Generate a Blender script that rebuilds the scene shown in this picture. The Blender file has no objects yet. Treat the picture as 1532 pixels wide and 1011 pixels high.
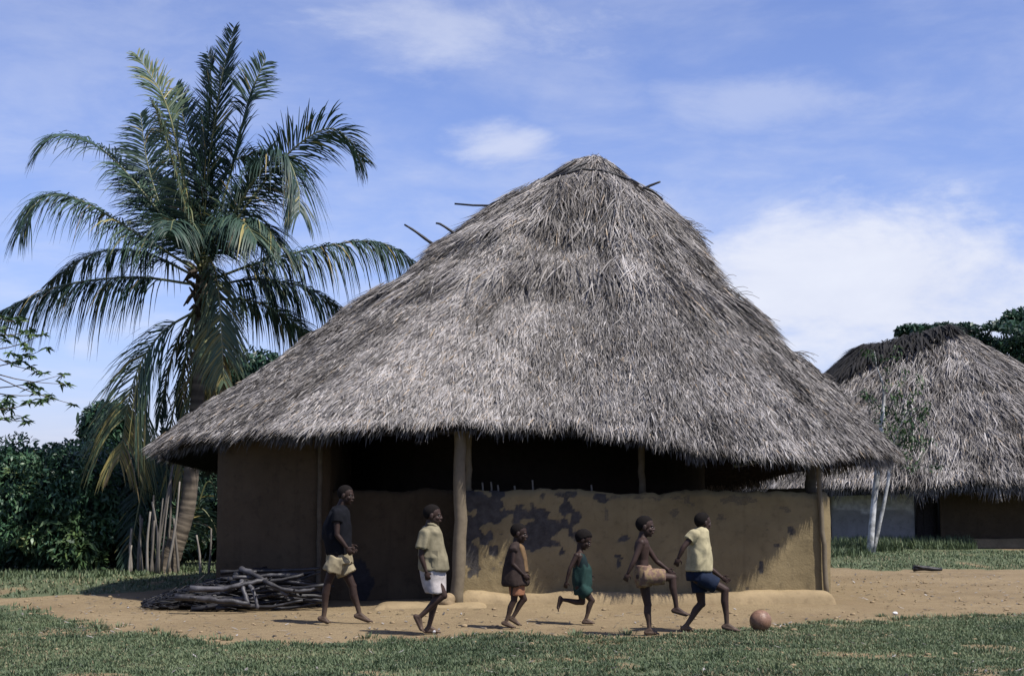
import bpy, math, random
import numpy as np
from mathutils import Vector, Matrix, Euler
random.seed(7)
R = np.random.default_rng(7)
D = bpy.data
SC = bpy.context.scene
COL = SC.collection
PI = math.pi

# ------------------------------------------------------------------ camera, sky, sun, exposure
CAM_H, PITCH = 1.5, math.radians(5.95)
cam = D.objects.new('camera', D.cameras.new('camera'))
COL.objects.link(cam)
cam.location = (0, 0, CAM_H)
cam.rotation_euler = (PI / 2 + PITCH, 0, 0)
cam.data.lens, cam.data.sensor_width = 50, 36
cam.data.clip_start, cam.data.clip_end = 0.1, 3000
SC.camera = cam
SC.view_settings.view_transform = 'Standard'
SC.view_settings.look = 'None'
SC.view_settings.gamma = 1
SC.view_settings.exposure = 0.6
SUNV = Vector((0.54, -0.37, 0.98)).normalized()          # towards the sun
sun = D.objects.new('sun', D.lights.new('sun', 'SUN'))
COL.objects.link(sun)
sun.data.energy = 4.8
sun.data.angle = math.radians(0.5)
sun.data.color = (1.0, 0.955, 0.89)
sun.rotation_euler = SUNV.to_track_quat('Z', 'Y').to_euler()


def N(nt, kind, ins=None, **props):
    n = nt.nodes.new(kind)
    for k, v in props.items():
        setattr(n, k, v)
    for k, v in (ins or {}).items():
        s = n.inputs[k]
        if isinstance(v, bpy.types.NodeSocket):
            nt.links.new(v, s)
        elif isinstance(v, bpy.types.Node):
            nt.links.new(v.outputs[0], s)
        else:
            if s.type == 'RGBA' and len(v) == 3:
                v = (*v, 1)
            s.default_value = v
    return n


def MATH(nt, op, a, b=0.0, c=0.0, clamp=False):
    n = N(nt, 'ShaderNodeMath', {0: a, 1: b, 2: c}, operation=op)
    n.use_clamp = clamp
    return n.outputs[0]


def SMOOTH(nt, v, a, b):
    return N(nt, 'ShaderNodeMapRange', {'Value': v, 'From Min': a, 'From Max': b}, interpolation_type='SMOOTHSTEP').outputs[0]


def MIX(nt, f, a, b, blend='MIX'):
    n = N(nt, 'ShaderNodeMix', {0: f, 6: a, 7: b}, data_type='RGBA', blend_type=blend)
    return n.outputs[2]


def RAMP(nt, f, stops):
    n = N(nt, 'ShaderNodeValToRGB', {0: f})
    e = n.color_ramp.elements
    while len(e) < len(stops):
        e.new(0.5)
    for el, (p, c) in zip(e, stops):
        el.position = p
        el.color = (*c, 1)
    return n.outputs[0]


def NOISE(nt, vec, scale, detail=4, rough=0.55, dist=0.0):
    i = {'Scale': scale, 'Detail': detail, 'Roughness': rough, 'Distortion': dist}
    if vec is not None:
        i['Vector'] = vec
    return N(nt, 'ShaderNodeTexNoise', i).outputs[0]


# pixel (of the 1532 x 1011 photograph) -> point at a given distance Y, or on the ground
F = 50 / 36 * 1532
CS, SN = math.cos(PITCH), math.sin(PITCH)


def ray(px, py):
    r, u = (px - 766) / F, (505.5 - py) / F
    return np.array([r, CS - u * SN, SN + u * CS])


def P(px, py, Y):
    d = ray(px, py)
    return np.array([0, 0, CAM_H]) + d * (Y / d[1])


def G(px, py, z=0.0):
    d = ray(px, py)
    return np.array([0, 0, CAM_H]) + d * ((z - CAM_H) / d[2])


def project(p):
    p = np.asarray(p) - [0, 0, CAM_H]
    dep = p[:, 1] * CS + p[:, 2] * SN
    return 766 + F * p[:, 0] / dep, 505.5 - F * (p[:, 2] * CS - p[:, 1] * SN) / dep


world = D.worlds.new('World')
SC.world = world
world.use_nodes = True
nt = world.node_tree
nt.nodes.clear()
sky = N(nt, 'ShaderNodeTexSky', sky_type='NISHITA')
sky.sun_disc = False
sky.sun_elevation = math.asin(SUNV.z)
sky.sun_rotation = math.atan2(SUNV.x, SUNV.y)
sky.air_density, sky.dust_density, sky.ozone_density = 1.0, 0.6, 2.2
tc = N(nt, 'ShaderNodeTexCoord')
gen = tc.outputs['Generated']
sep = N(nt, 'ShaderNodeSeparateXYZ', {0: gen})
# clouds lie on a high plane: direction divided by its height
zc = MATH(nt, 'MAXIMUM', sep.outputs[2], 0.03)
inv = MATH(nt, 'DIVIDE', 1.0, MATH(nt, 'ADD', zc, 0.12))
pl = N(nt, 'ShaderNodeCombineXYZ', {0: MATH(nt, 'MULTIPLY', sep.outputs[0], inv), 1: MATH(nt, 'MULTIPLY', sep.outputs[1], inv), 2: 0.0}).outputs[0]
fine = NOISE(nt, pl, 3.2, 9, 0.6, 0.25)
broad = NOISE(nt, pl, 0.9, 4, 0.5, 0.3)


def bank(px, py, wx, wy, k, lo, hi, nz):
    d = Vector(ray(px, py)).normalized()
    v = N(nt, 'ShaderNodeVectorMath', {0: gen, 1: tuple(d)}, operation='SUBTRACT').outputs[0]
    v = N(nt, 'ShaderNodeVectorMath', {0: v, 1: (1 / wx, 1 / wx, 1 / wy)}, operation='MULTIPLY').outputs[0]
    ln = N(nt, 'ShaderNodeVectorMath', {0: v}, operation='LENGTH').outputs[1]
    a = MATH(nt, 'SUBTRACT', 1.0, ln)
    a = MATH(nt, 'ADD', a, MATH(nt, 'MULTIPLY', MATH(nt, 'SUBTRACT', nz, 0.5), 2.2))
    return MATH(nt, 'MULTIPLY', SMOOTH(nt, a, lo, hi), k)


fluff = NOISE(nt, N(nt, 'ShaderNodeVectorMath', {0: gen, 1: (1.0, 1.0, 2.6)}, operation='MULTIPLY').outputs[0], 7.5, 9, 0.62, 0.25)
total = MATH(nt, 'MULTIPLY', SMOOTH(nt, MATH(nt, 'ADD', MATH(nt, 'MULTIPLY', fine, 0.6), MATH(nt, 'MULTIPLY', broad, 0.5)), 0.42, 0.86), 0.50)
for args in ((1290, 435, 0.25, 0.074, 0.90, -0.1, 0.8), (770, 225, 0.07, 0.035, 0.62, 0.1, 0.9), (680, 30, 0.14, 0.05, 0.5, 0.0, 1.0),
             (1150, 160, 0.17, 0.03, 0.32, 0.1, 1.0), (900, 330, 0.25, 0.05, 0.40, 0.0, 1.0), (125, 520, 0.02, 0.014, 0.4, 0.0, 0.9), (80, 60, 0.16, 0.08, 0.25, 0.0, 1.0)):
    total = MATH(nt, 'MAXIMUM', total, bank(*args, fluff))
cloudc = MIX(nt, fluff, (6.0, 6.4, 8.0), (9.2, 9.4, 10.0))
skyc = MIX(nt, 1.0, sky.outputs[0], (1.22, 1.18, 1.58), 'MULTIPLY')
hz = SMOOTH(nt, sep.outputs[2], 0.42, 0.0)
skyc = MIX(nt, MATH(nt, 'MULTIPLY', hz, 0.25), skyc, (3.0, 4.4, 8.8))
final = MIX(nt, total, skyc, cloudc)
bg = N(nt, 'ShaderNodeBackground', {'Color': final, 'Strength': 0.07})
N(nt, 'ShaderNodeOutputWorld', {0: bg})


# ------------------------------------------------------------------ helpers
def hash3(i, j, k, seed):
    h = (i.astype(np.int64) * 374761393 + j.astype(np.int64) * 668265263 + k.astype(np.int64) * 2147483647 + seed * 974634777) & 0xFFFFFFFF
    h = ((h ^ (h >> 13)) * 1274126177) & 0xFFFFFFFF
    h = ((h ^ (h >> 16)) * 2246822519) & 0xFFFFFFFF
    return ((h ^ (h >> 15)) & 0xFFFFFF) / float(0xFFFFFF)


def vn(p, scale=1.0, seed=0, octaves=1):
    """value noise 0..1"""
    p = np.asarray(p, float)
    if p.shape[-1] == 2:
        p = np.concatenate([p, np.zeros(p.shape[:-1] + (1,))], -1)
    out, amp, tot = 0, 1.0, 0.0
    for o in range(octaves):
        q = p * scale * 2 ** o + 17.3 * o
        f = np.floor(q)
        t = q - f
        t = t * t * (3 - 2 * t)
        i, j, k = f[..., 0], f[..., 1], f[..., 2]
        c = 0
        for a in (0, 1):
            for b in (0, 1):
                for d in (0, 1):
                    w = (t[..., 0] if a else 1 - t[..., 0]) * (t[..., 1] if b else 1 - t[..., 1]) * (t[..., 2] if d else 1 - t[..., 2])
                    c = c + w * hash3(i + a, j + b, k + d, seed + o)
        out = out + amp * c
        tot += amp
        amp *= 0.5
    return out / tot


def sstep(x, a, b):
    t = np.clip((x - a) / (b - a), 0, 1)
    return t * t * (3 - 2 * t)


def unit(v):
    v = np.asarray(v, float)
    return v / (np.linalg.norm(v, axis=-1, keepdims=True) + 1e-12)


class MB:
    """collects vertices and faces for one mesh"""
    def __init__(s):
        s.v, s.loops, s.counts, s.n, s.attr = [], [], [], 0, []

    def add(s, v, faces, rnd=None):
        v = np.asarray(v, float).reshape(-1, 3)
        faces = faces if isinstance(faces, list) else [faces]
        for f in faces:
            f = np.asarray(f, int)
            s.loops.append((f + s.n).ravel())
            s.counts.append(np.full(len(f), f.shape[1], int))
        s.v.append(v)
        s.attr.append(np.zeros(len(v)) if rnd is None else np.broadcast_to(np.asarray(rnd, float), (len(v),)))
        s.n += len(v)

    def mesh(s, name, origin=(0, 0, 0), smooth=True):
        me = D.meshes.new(name)
        v = np.concatenate(s.v) - np.asarray(origin, float)
        lo = np.concatenate(s.loops)
        ct = np.concatenate(s.counts)
        me.vertices.add(len(v))
        me.vertices.foreach_set('co', v.astype(np.float32).ravel())
        me.loops.add(len(lo))
        me.loops.foreach_set('vertex_index', lo.astype(np.int32))
        me.polygons.add(len(ct))
        me.polygons.foreach_set('loop_start', (np.cumsum(ct) - ct).astype(np.int32))
        me.update(calc_edges=True)
        a = me.attributes.new('rnd', 'FLOAT', 'POINT')
        a.data.foreach_set('value', np.concatenate(s.attr).astype(np.float32))
        me.polygons.foreach_set('use_smooth', np.full(len(ct), smooth))
        me.validate()
        return me


def link(name, me, mat, parent=None, kind=None):
    o = D.objects.new(name, me)
    COL.objects.link(o)
    if mat is not None and not len(me.materials):
        me.materials.append(mat)
    if parent is not None:
        o.parent = parent
    if kind:
        o['kind'] = kind
    return o


def thing(name, loc, label, cat, group=None):
    o = D.objects.new(name, None)
    o.empty_display_size = 0.2
    COL.objects.link(o)
    o.location = tuple(float(c) for c in loc)
    tag(o, label, cat, group)
    return o


def tag(o, label, cat, group=None):
    o['label'], o['category'] = label, cat
    if group:
        o['group'] = group
    return o


def part(name, mb, mat, parent, kind=None, smooth=True):
    return link(name, mb.mesh(name, tuple(parent.location) if parent else (0, 0, 0), smooth), mat, parent, kind)


def solo(name, mb, mat, origin, label, cat, group=None, smooth=True):
    o = link(name, mb.mesh(name, origin, smooth), mat)
    o.location = tuple(float(c) for c in origin)
    return tag(o, label, cat, group)


def catmull(pts, n):
    pts = np.asarray(pts, float)
    q = np.vstack([2 * pts[0] - pts[1], pts, 2 * pts[-1] - pts[-2]])
    out = []
    m = len(pts) - 1
    for u in np.linspace(0, m, n):
        i = min(int(u), m - 1)
        t = u - i
        a, b, c, d = q[i], q[i + 1], q[i + 2], q[i + 3]
        out.append(0.5 * ((2 * b) + (c - a) * t + (2 * a - 5 * b + 4 * c - d) * t * t + (3 * b - a - 3 * c + d) * t ** 3))
    return np.array(out)


def tube(mb, pts, rad, seg=8, rnd=None, wob=0.0, caps=True):
    pts = np.asarray(pts, float)
    n = len(pts)
    rad = np.broadcast_to(np.asarray(rad, float), (n,))
    tan = unit(np.gradient(pts, axis=0))
    up = np.array([0, 0, 1.0]) if abs(tan[0][2]) < 0.9 else np.array([0, 1.0, 0])
    a = unit(np.cross(tan[0], up))
    ang = np.arange(seg) * 2 * PI / seg
    V = []
    for i in range(n):
        a = unit(a - tan[i] * np.dot(a, tan[i]))
        b = np.cross(tan[i], a)
        rr = rad[i] * (1 + wob * R.uniform(-1, 1, seg)) if wob else np.full(seg, rad[i])
        V.append(pts[i] + (np.cos(ang) * rr)[:, None] * a + (np.sin(ang) * rr)[:, None] * b)
    V = np.concatenate(V)
    i, j = np.meshgrid(np.arange(n - 1), np.arange(seg), indexing='ij')
    j2 = (j + 1) % seg
    q = np.stack([i * seg + j, i * seg + j2, (i + 1) * seg + j2, (i + 1) * seg + j], -1).reshape(-1, 4)
    faces = [q]
    if caps:
        faces += [np.arange(seg)[::-1][None], (np.arange(seg) + (n - 1) * seg)[None]]
    mb.add(V, faces, rnd)


def ellipsoid(mb, c, r, rot=None, nu=14, nv=9, rnd=None):
    th = np.linspace(0, PI, nv + 1)
    ph = np.arange(nu) * 2 * PI / nu
    V = [[0, 0, 1.0]]
    for t in th[1:-1]:
        V += [[math.sin(t) * math.cos(p), math.sin(t) * math.sin(p), math.cos(t)] for p in ph]
    V.append([0, 0, -1.0])
    V = np.array(V) * np.asarray(r, float)
    if rot is not None:
        V = V @ np.asarray(rot).T
    V = V + np.asarray(c, float)
    tri, quad = [], []
    for j in range(nu):
        tri.append([0, 1 + j, 1 + (j + 1) % nu])
        b = 1 + (nv - 2) * nu
        tri.append([len(V) - 1, b + (j + 1) % nu, b + j])
        for i in range(nv - 2):
            a = 1 + i * nu
            quad.append([a + j, a + nu + j, a + nu + (j + 1) % nu, a + (j + 1) % nu])
    mb.add(V, [np.array(tri), np.array(quad)], rnd)


def capsule(mb, p0, p1, r0, r1, seg=12):
    p0, p1 = np.asarray(p0, float), np.asarray(p1, float)
    d = p1 - p0
    L = np.linalg.norm(d)
    if L < 1e-6:
        ellipsoid(mb, p0, (r0,) * 3)
        return
    d = d / L
    pts, rad = [], []
    for a in (0.08, 0.4, 0.7, 1.0):
        pts.append(p0 - d * r0 * math.cos(a * PI / 2)); rad.append(r0 * math.sin(a * PI / 2))
    for a in (0.0, 0.3, 0.6, 0.92):
        pts.append(p1 + d * r1 * math.sin(a * PI / 2)); rad.append(r1 * math.cos(a * PI / 2))
    tube(mb, pts, rad, seg)


def loft(mb, rings, seg=20):
    """rings: list of (centre, axis a vector, axis b vector)"""
    ang = np.arange(seg) * 2 * PI / seg
    V = np.concatenate([np.asarray(c) + np.cos(ang)[:, None] * np.asarray(a) + np.sin(ang)[:, None] * np.asarray(b) for c, a, b in rings])
    n = len(rings)
    i, j = np.meshgrid(np.arange(n - 1), np.arange(seg), indexing='ij')
    j2 = (j + 1) % seg
    q = np.stack([i * seg + j, i * seg + j2, (i + 1) * seg + j2, (i + 1) * seg + j], -1).reshape(-1, 4)
    mb.add(V, [q, np.arange(seg)[::-1][None], (np.arange(seg) + (n - 1) * seg)[None]])


def blades(mb, base, dirs, wid, length, droop, w, rnd, taper=0.6):
    """many thin leaves at once: two-segment strips"""
    base, dirs, wid = np.asarray(base), unit(dirs), unit(wid)
    length, w, droop = [np.broadcast_to(np.asarray(x, float), (len(base),))[:, None] for x in (length, w, droop)]
    mid = base + dirs * length * 0.5
    tip = base + dirs * length + droop * np.array([0, 0, -1.0])
    mid = mid + droop * 0.25 * np.array([0, 0, -1.0])
    V = np.stack([base - wid * w * 0.5 * taper, base + wid * w * 0.5 * taper, mid + wid * w * 0.5, mid - wid * w * 0.5, tip], 1).reshape(-1, 3)
    k = np.arange(len(base))[:, None] * 5
    mb.add(V, [k + np.array([[0, 1, 2, 3]]), k + np.array([[3, 2, 4]])], np.repeat(np.broadcast_to(rnd, (len(base),)), 5))


def mat_new(name):
    m = D.materials.new(name)
    m.use_nodes = True
    m.node_tree.nodes.clear()
    return m, m.node_tree


def finish(nt, col, rough=0.8, bump=None, bstr=0.3, bdist=0.02, spec=0.3, trans=0.0):
    ins = {'Base Color': col, 'Roughness': rough, 'Specular IOR Level': spec}
    nrm = None
    if bump is not None:
        nrm = N(nt, 'ShaderNodeBump', {'Height': bump, 'Strength': bstr, 'Distance': bdist}).outputs[0]
        ins['Normal'] = nrm
    sh = N(nt, 'ShaderNodeBsdfPrincipled', ins).outputs[0]
    if trans:
        tr = N(nt, 'ShaderNodeBsdfTranslucent', {'Color': col}).outputs[0]
        sh = N(nt, 'ShaderNodeMixShader', {0: trans, 1: sh, 2: tr}).outputs[0]
    N(nt, 'ShaderNodeOutputMaterial', {0: sh})


def m_ramp(name, stops, nscale=8.0, nmix=0.35, rough=0.8, bump=0.3, spec=0.25, trans=0.0, bdist=0.01):
    """colour from the per-piece attribute, broken up by noise"""
    m, t = mat_new(name)
    at = N(t, 'ShaderNodeAttribute', attribute_name='rnd').outputs['Fac']
    pos = N(t, 'ShaderNodeNewGeometry').outputs['Position']
    nz = NOISE(t, pos, nscale, 5, 0.6)
    f = MATH(t, 'ADD', at, MATH(t, 'MULTIPLY', MATH(t, 'SUBTRACT', nz, 0.5), nmix), clamp=True)
    finish(t, RAMP(t, f, stops), rough, nz if bump else None, bump, bdist, spec, trans)
    return m


def m_plain(name, col, rough=0.75, nscale=30.0, var=0.3, bump=0.2, spec=0.3, bdist=0.006):
    m, t = mat_new(name)
    pos = N(t, 'ShaderNodeNewGeometry').outputs['Position']
    nz = NOISE(t, pos, nscale, 5, 0.6)
    lo = tuple(c * (1 - var) for c in col)
    hi = tuple(min(1, c * (1 + var)) for c in col)
    finish(t, RAMP(t, nz, [(0.3, lo), (0.7, hi)]), rough, nz, bump, bdist, spec)
    return m


M = {}
M['thatch'] = m_ramp('weathered_palm_thatch', [(0.0, (0.020, 0.018, 0.017)), (0.2, (0.075, 0.067, 0.061)), (0.5, (0.168, 0.154, 0.143)), (0.8, (0.265, 0.247, 0.235)), (0.93, (0.37, 0.35, 0.34)), (1.0, (0.25, 0.180, 0.11))], 22, 0.3, 0.62, 0, 0.3)
M['thatch_old'] = m_ramp('blackened_thatch', [(0.0, (0.007, 0.007, 0.007)), (1.0, (0.028, 0.026, 0.025))], 10, 0.4, 0.85, 0)  # near-black thatch colour standing for a slope in shade
M['soot'] = m_plain('sooty_thatch_underside', (0.012, 0.010, 0.009), 0.95, 14, 0.5, 0.8, 0.1, 0.04)  # near-black colour deepens the shade beneath the roof thatch
M['pole'] = m_ramp('grey_brown_pole', [(0.0, (0.05, 0.04, 0.028)), (1.0, (0.19, 0.155, 0.105))], 9, 0.8, 0.8, 0.5)
M['branch'] = m_ramp('dark_dry_branch', [(0.0, (0.006, 0.006, 0.007)), (0.6, (0.019, 0.018, 0.020)), (1.0, (0.07, 0.068, 0.074))], 14, 0.7, 0.55, 0.6, 0.4)
M['leaf_dark'] = m_ramp('dark_glossy_leaf', [(0.0, (0.010, 0.028, 0.018)), (0.5, (0.042, 0.098, 0.050)), (0.85, (0.085, 0.150, 0.062)), (1.0, (0.14, 0.16, 0.055))], 3, 0.3, 0.45, 0, 0.4, 0.15)
M['leaf_mid'] = m_ramp('mid_green_leaf', [(0.0, (0.018, 0.04, 0.018)), (0.6, (0.05, 0.095, 0.035)), (1.0, (0.12, 0.16, 0.05))], 3, 0.3, 0.55, 0, 0.3, 0.2)
M['palm'] = m_ramp('palm_leaflet', [(0.0, (0.012, 0.030, 0.024)), (0.45, (0.040, 0.076, 0.050)), (0.72, (0.085, 0.122, 0.068)), (0.88, (0.26, 0.22, 0.07)), (1.0, (0.20, 0.145, 0.085))], 4, 0.22, 0.52, 0, 0.35, 0.15)
M['rachis'] = m_ramp('palm_rib', [(0.0, (0.06, 0.075, 0.03)), (0.7, (0.20, 0.20, 0.09)), (1.0, (0.30, 0.23, 0.12))], 6, 0.3, 0.5, 0, 0.4)
M['bark'] = m_ramp('palm_bark', [(0.0, (0.026, 0.021, 0.017)), (1.0, (0.19, 0.155, 0.115))], 7, 0.6, 0.85, 0.6)
M['stake'] = m_ramp('bleached_cane', [(0.0, (0.05, 0.044, 0.038)), (1.0, (0.20, 0.18, 0.155))], 9, 0.6, 0.8, 0.3)
M['white_bark'] = m_ramp('whitish_bark', [(0.0, (0.06, 0.06, 0.055)), (0.4, (0.20, 0.20, 0.19)), (1.0, (0.52, 0.52, 0.52))], 7, 1.9, 0.75, 0.6)
M['grass'] = m_ramp('grass_blade', [(0.0, (0.038, 0.058, 0.030)), (0.5, (0.088, 0.122, 0.060)), (0.85, (0.135, 0.165, 0.084)), (1.0, (0.21, 0.17, 0.10))], 1.3, 0.45, 0.6, 0, 0.3, 0.25)
M['coconut'] = m_plain('coconut_husk', (0.26, 0.20, 0.06), 0.5, 9, 0.4)
M['fibre'] = m_plain('palm_fibre', (0.055, 0.042, 0.03), 0.9, 30, 0.5, 0.6)
M['stone'] = m_plain('mud_lump', (0.22, 0.165, 0.10), 0.9, 12, 0.35, 0.5, 0.1, 0.02)
M['litter'] = m_plain('white_scrap', (0.5, 0.49, 0.48), 0.7, 40, 0.1)
M['dark_door'] = m_plain('dark_plank_door', (0.025, 0.02, 0.018), 0.8, 20, 0.4)
M['hair'] = m_plain('black_hair', (0.010, 0.0085, 0.008), 0.95, 160, 0.4, 0.5, 0.05, 0.004)
M['eye'] = m_plain('eye_white', (0.11, 0.095, 0.085), 0.5, 5, 0.05, 0)
M['iris'] = m_plain('dark_iris', (0.01, 0.007, 0.005), 0.2, 5, 0.05, 0)


def m_skin(name, col):
    m, t = mat_new(name)
    pos = N(t, 'ShaderNodeNewGeometry').outputs['Position']
    nz = NOISE(t, pos, 14, 5, 0.6)
    n2 = NOISE(t, pos, 120, 3, 0.6)
    c = RAMP(t, nz, [(0.3, tuple(x * 0.8 for x in col)), (0.7, tuple(x * 1.25 for x in col))])
    # dust on feet and shins
    z = N(t, 'ShaderNodeSeparateXYZ', {0: pos}).outputs[2]
    du = MATH(t, 'MULTIPLY', MATH(t, 'MULTIPLY', SMOOTH(t, z, 0.32, 0.0), nz), 0.75)
    c = MIX(t, du, c, (0.16, 0.115, 0.08))
    finish(t, c, 0.55, n2, 0.08, 0.003, 0.16)
    return m


M['skin'] = m_skin('dark_brown_skin', (0.027, 0.0165, 0.0135))
M['skin2'] = m_skin('brown_skin', (0.036, 0.022, 0.018))


def m_mud(name, base, dark, damp=0.0, flake=None):
    m, t = mat_new(name)
    pos = N(t, 'ShaderNodeNewGeometry').outputs['Position']
    a = NOISE(t, pos, 1.6, 6, 0.6)
    b = NOISE(t, pos, 9, 6, 0.65)
    c = NOISE(t, pos, 45, 4, 0.6)
    st = N(t, 'ShaderNodeVectorMath', {0: pos, 1: (7.0, 7.0, 0.7)}, operation='MULTIPLY').outputs[0]
    streak = NOISE(t, st, 1.0, 5, 0.6)
    col = RAMP(t, a, [(0.3, tuple(x * 0.75 for x in base)), (0.7, tuple(x * 1.18 for x in base))])
    col = MIX(t, MATH(t, 'MULTIPLY', SMOOTH(t, b, 0.5, 0.72), 0.45), col, dark)
    col = MIX(t, MATH(t, 'MULTIPLY', SMOOTH(t, streak, 0.52, 0.75), 0.35), col, dark)
    at = N(t, 'ShaderNodeAttribute', attribute_name='rnd').outputs['Fac']
    if flake:
        fl = SMOOTH(t, MATH(t, 'ADD', at, MATH(t, 'MULTIPLY', MATH(t, 'SUBTRACT', c, 0.5), 0.5)), 0.25, 0.8)
        fc = RAMP(t, b, [(0.3, tuple(x * 0.6 for x in flake)), (0.7, tuple(x * 1.3 for x in flake))])
        col = MIX(t, fl, col, fc)
    h = MATH(t, 'ADD', MATH(t, 'MULTIPLY', b, 0.7), MATH(t, 'MULTIPLY', c, 0.3))
    finish(t, col, 0.92, h, 0.55, 0.025, 0.15)
    return m


M['mud'] = m_mud('ochre_mud_plaster', (0.185, 0.144, 0.078), (0.078, 0.061, 0.037), flake=(0.052, 0.048, 0.046))
M['mud_dark'] = m_mud('brown_mud_plaster', (0.064, 0.047, 0.030), (0.028, 0.021, 0.015), flake=(0.026, 0.024, 0.026))  # darker copy of the mud; shade under the eave put into its colour
M['mud_plinth'] = m_mud('pale_mud_bench', (0.245, 0.185, 0.106), (0.13, 0.096, 0.057))
M['mud_sooty'] = m_mud('smoke_blackened_mud', (0.020, 0.015, 0.012), (0.008, 0.007, 0.006))  # verandah's deep shade painted into the inner wall as near-black mud
M['mud_far'] = m_mud('grey_mud_plaster', (0.26, 0.25, 0.235), (0.13, 0.115, 0.105), flake=(0.44, 0.43, 0.42))

# ------------------------------------------------------------------ ground: one sheet out to the horizon
fb = [(-700, 830), (-300, 868), (0, 901), (60, 914), (130, 931), (220, 945), (330, 958), (430, 964), (560, 960), (640, 954), (760, 949), (960, 951), (1050, 946),
      (1130, 940), (1250, 932), (1400, 925), (1532, 917), (1800, 905)]
bbL = [(-900, 872), (-200, 893), (0, 893), (100, 890), (215, 884), (300, 876)]
bbR = [(1240, 849), (1320, 853), (1400, 850), (1532, 851), (1800, 850)]
FBW = np.array([G(*p)[:2] for p in fb])
FBW = FBW[np.argsort(FBW[:, 0])]
BL = np.array([G(*p)[:2] for p in bbL])
BR = np.array([G(*p)[:2] for p in bbR])
BBX = np.concatenate([BL[:, 0], [-4.6, -3.6, 4.6, 5.2], BR[:, 0]])
BBY = np.concatenate([BL[:, 1], [22.5, 27.5, 28.0, 26.5], BR[:, 1]])
o_ = np.argsort(BBX)
BBX, BBY = BBX[o_], BBY[o_]
PATCH = [(1350, 978, 0.9, 0.35), (1525, 1004, 0.8, 0.4), (600, 1004, 0.9, 0.25), (180, 1008, 0.6, 0.2), (850, 985, 0.5, 0.15), (1480, 818, 1.6, 1.2)]
PW = [(*G(a, b)[:2], c, d) for a, b, c, d in PATCH]


def grass_mask(x, y):
    p = np.stack([x, y], -1)
    n1 = vn(p, 1.7, 3, 3) - 0.5
    n2 = vn(p, 6.0, 9, 2) - 0.5
    yf = np.interp(x, FBW[:, 0], FBW[:, 1]) + n1 * 0.8 + n2 * 0.6
    yb = np.interp(x, BBX, BBY) + n1 * 1.2 + n2 * 0.8
    g = np.maximum(sstep(y, yf + 0.35, yf - 0.30), sstep(y, yb - 0.3, yb + 0.4))
    n3 = vn(p * np.array([1.0, 0.6]), 1.1, 21, 4)
    bare = sstep(n3, 0.60, 0.74) * 0.75
    for cx, cy, a, b in PW:
        d = np.sqrt(((x - cx) / a) ** 2 + ((y - cy) / b) ** 2) + n1 * 2.4 + n2 * 2.0
        bare = np.maximum(bare, 0.85 * sstep(d, 1.35, 0.2))
    return np.clip(g * (1 - bare * 0.85), 0, 1)


def ground_z(x, y):
    p = np.stack([x, y], -1)
    z = (vn(p, 0.5, 5, 2) - 0.5) * 0.05 + (vn(p, 3.0, 6, 3) - 0.5) * 0.022
    near = sstep(np.hypot(x, y - 20), 60, 20)
    z = z * near + (1 - near) * (vn(p, 0.02, 8, 2) - 0.5) * 0.5
    # trodden earth banked up against the bench of the hut
    bank_ = sstep(y, 16.75, 17.75) * sstep(x, -1.9, -1.3) * sstep(x, 4.6, 4.1) * sstep(y, 19.5, 18.5)
    z = z + 0.06 * bank_
    # flat where people stand
    flat = sstep(y, 13.2, 13.7) * sstep(y, 16.7, 16.2) * sstep(np.abs(x), 5.5, 4.5)
    return z * (1 - 0.8 * flat) - 0.012


def axis(segs):
    out = [segs[0][0]]
    for a, b, st in segs:
        n = max(1, int(round((b - a) / st)))
        out += list(np.linspace(a, b, n + 1)[1:])
    return np.array(out)


gx = axis([(-900, -120, 60), (-120, -30, 6), (-30, -9, 0.6), (-9, 9, 0.07), (9, 30, 0.6), (30, 120, 6), (120, 900, 60)])
gy = axis([(-300, -20, 40), (-20, 8, 2), (8, 10, 0.4), (10, 19, 0.06), (19, 30, 0.16), (30, 46, 0.5), (46, 120, 5), (120, 1500, 80)])
X, Y = np.meshgrid(gx, gy)
Z = ground_z(X, Y)
mb = MB()
ni, nj = X.shape
i, j = np.meshgrid(np.arange(ni - 1), np.arange(nj - 1), indexing='ij')
q = np.stack([i * nj + j, i * nj + j + 1, (i + 1) * nj + j + 1, (i + 1) * nj + j], -1).reshape(-1, 4)
mb.add(np.stack([X, Y, Z], -1).reshape(-1, 3), [q], grass_mask(X, Y).ravel())
m, t = mat_new('earth_and_turf')
pos = N(t, 'ShaderNodeNewGeometry').outputs['Position']
at = N(t, 'ShaderNodeAttribute', attribute_name='rnd').outputs['Fac']
a = NOISE(t, pos, 0.8, 6, 0.6)
b = NOISE(t, pos, 7, 6, 0.65)
c = NOISE(t, pos, 48, 4, 0.65)
dirt = RAMP(t, a, [(0.3, (0.160, 0.119, 0.068)), (0.7, (0.230, 0.176, 0.103))])
dirt = MIX(t, MATH(t, 'MULTIPLY', SMOOTH(t, b, 0.48, 0.72), 0.6), dirt, (0.155, 0.108, 0.068))
dirt = MIX(t, MATH(t, 'MULTIPLY', SMOOTH(t, c, 0.54, 0.68), 0.65), dirt, (0.10, 0.072, 0.048))
dirt = MIX(t, MATH(t, 'MULTIPLY', SMOOTH(t, c, 0.42, 0.3), 0.35), dirt, (0.33, 0.26, 0.19))
turf = RAMP(t, b, [(0.25, (0.052, 0.066, 0.036)), (0.6, (0.095, 0.11, 0.062)), (0.8, (0.15, 0.135, 0.08))])
f = SMOOTH(t, MATH(t, 'ADD', at, MATH(t, 'MULTIPLY', MATH(t, 'SUBTRACT', c, 0.5), 0.9)), 0.32, 0.62)
h = MATH(t, 'ADD', MATH(t, 'MULTIPLY', b, 0.5), MATH(t, 'MULTIPLY', c, 0.5))
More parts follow.
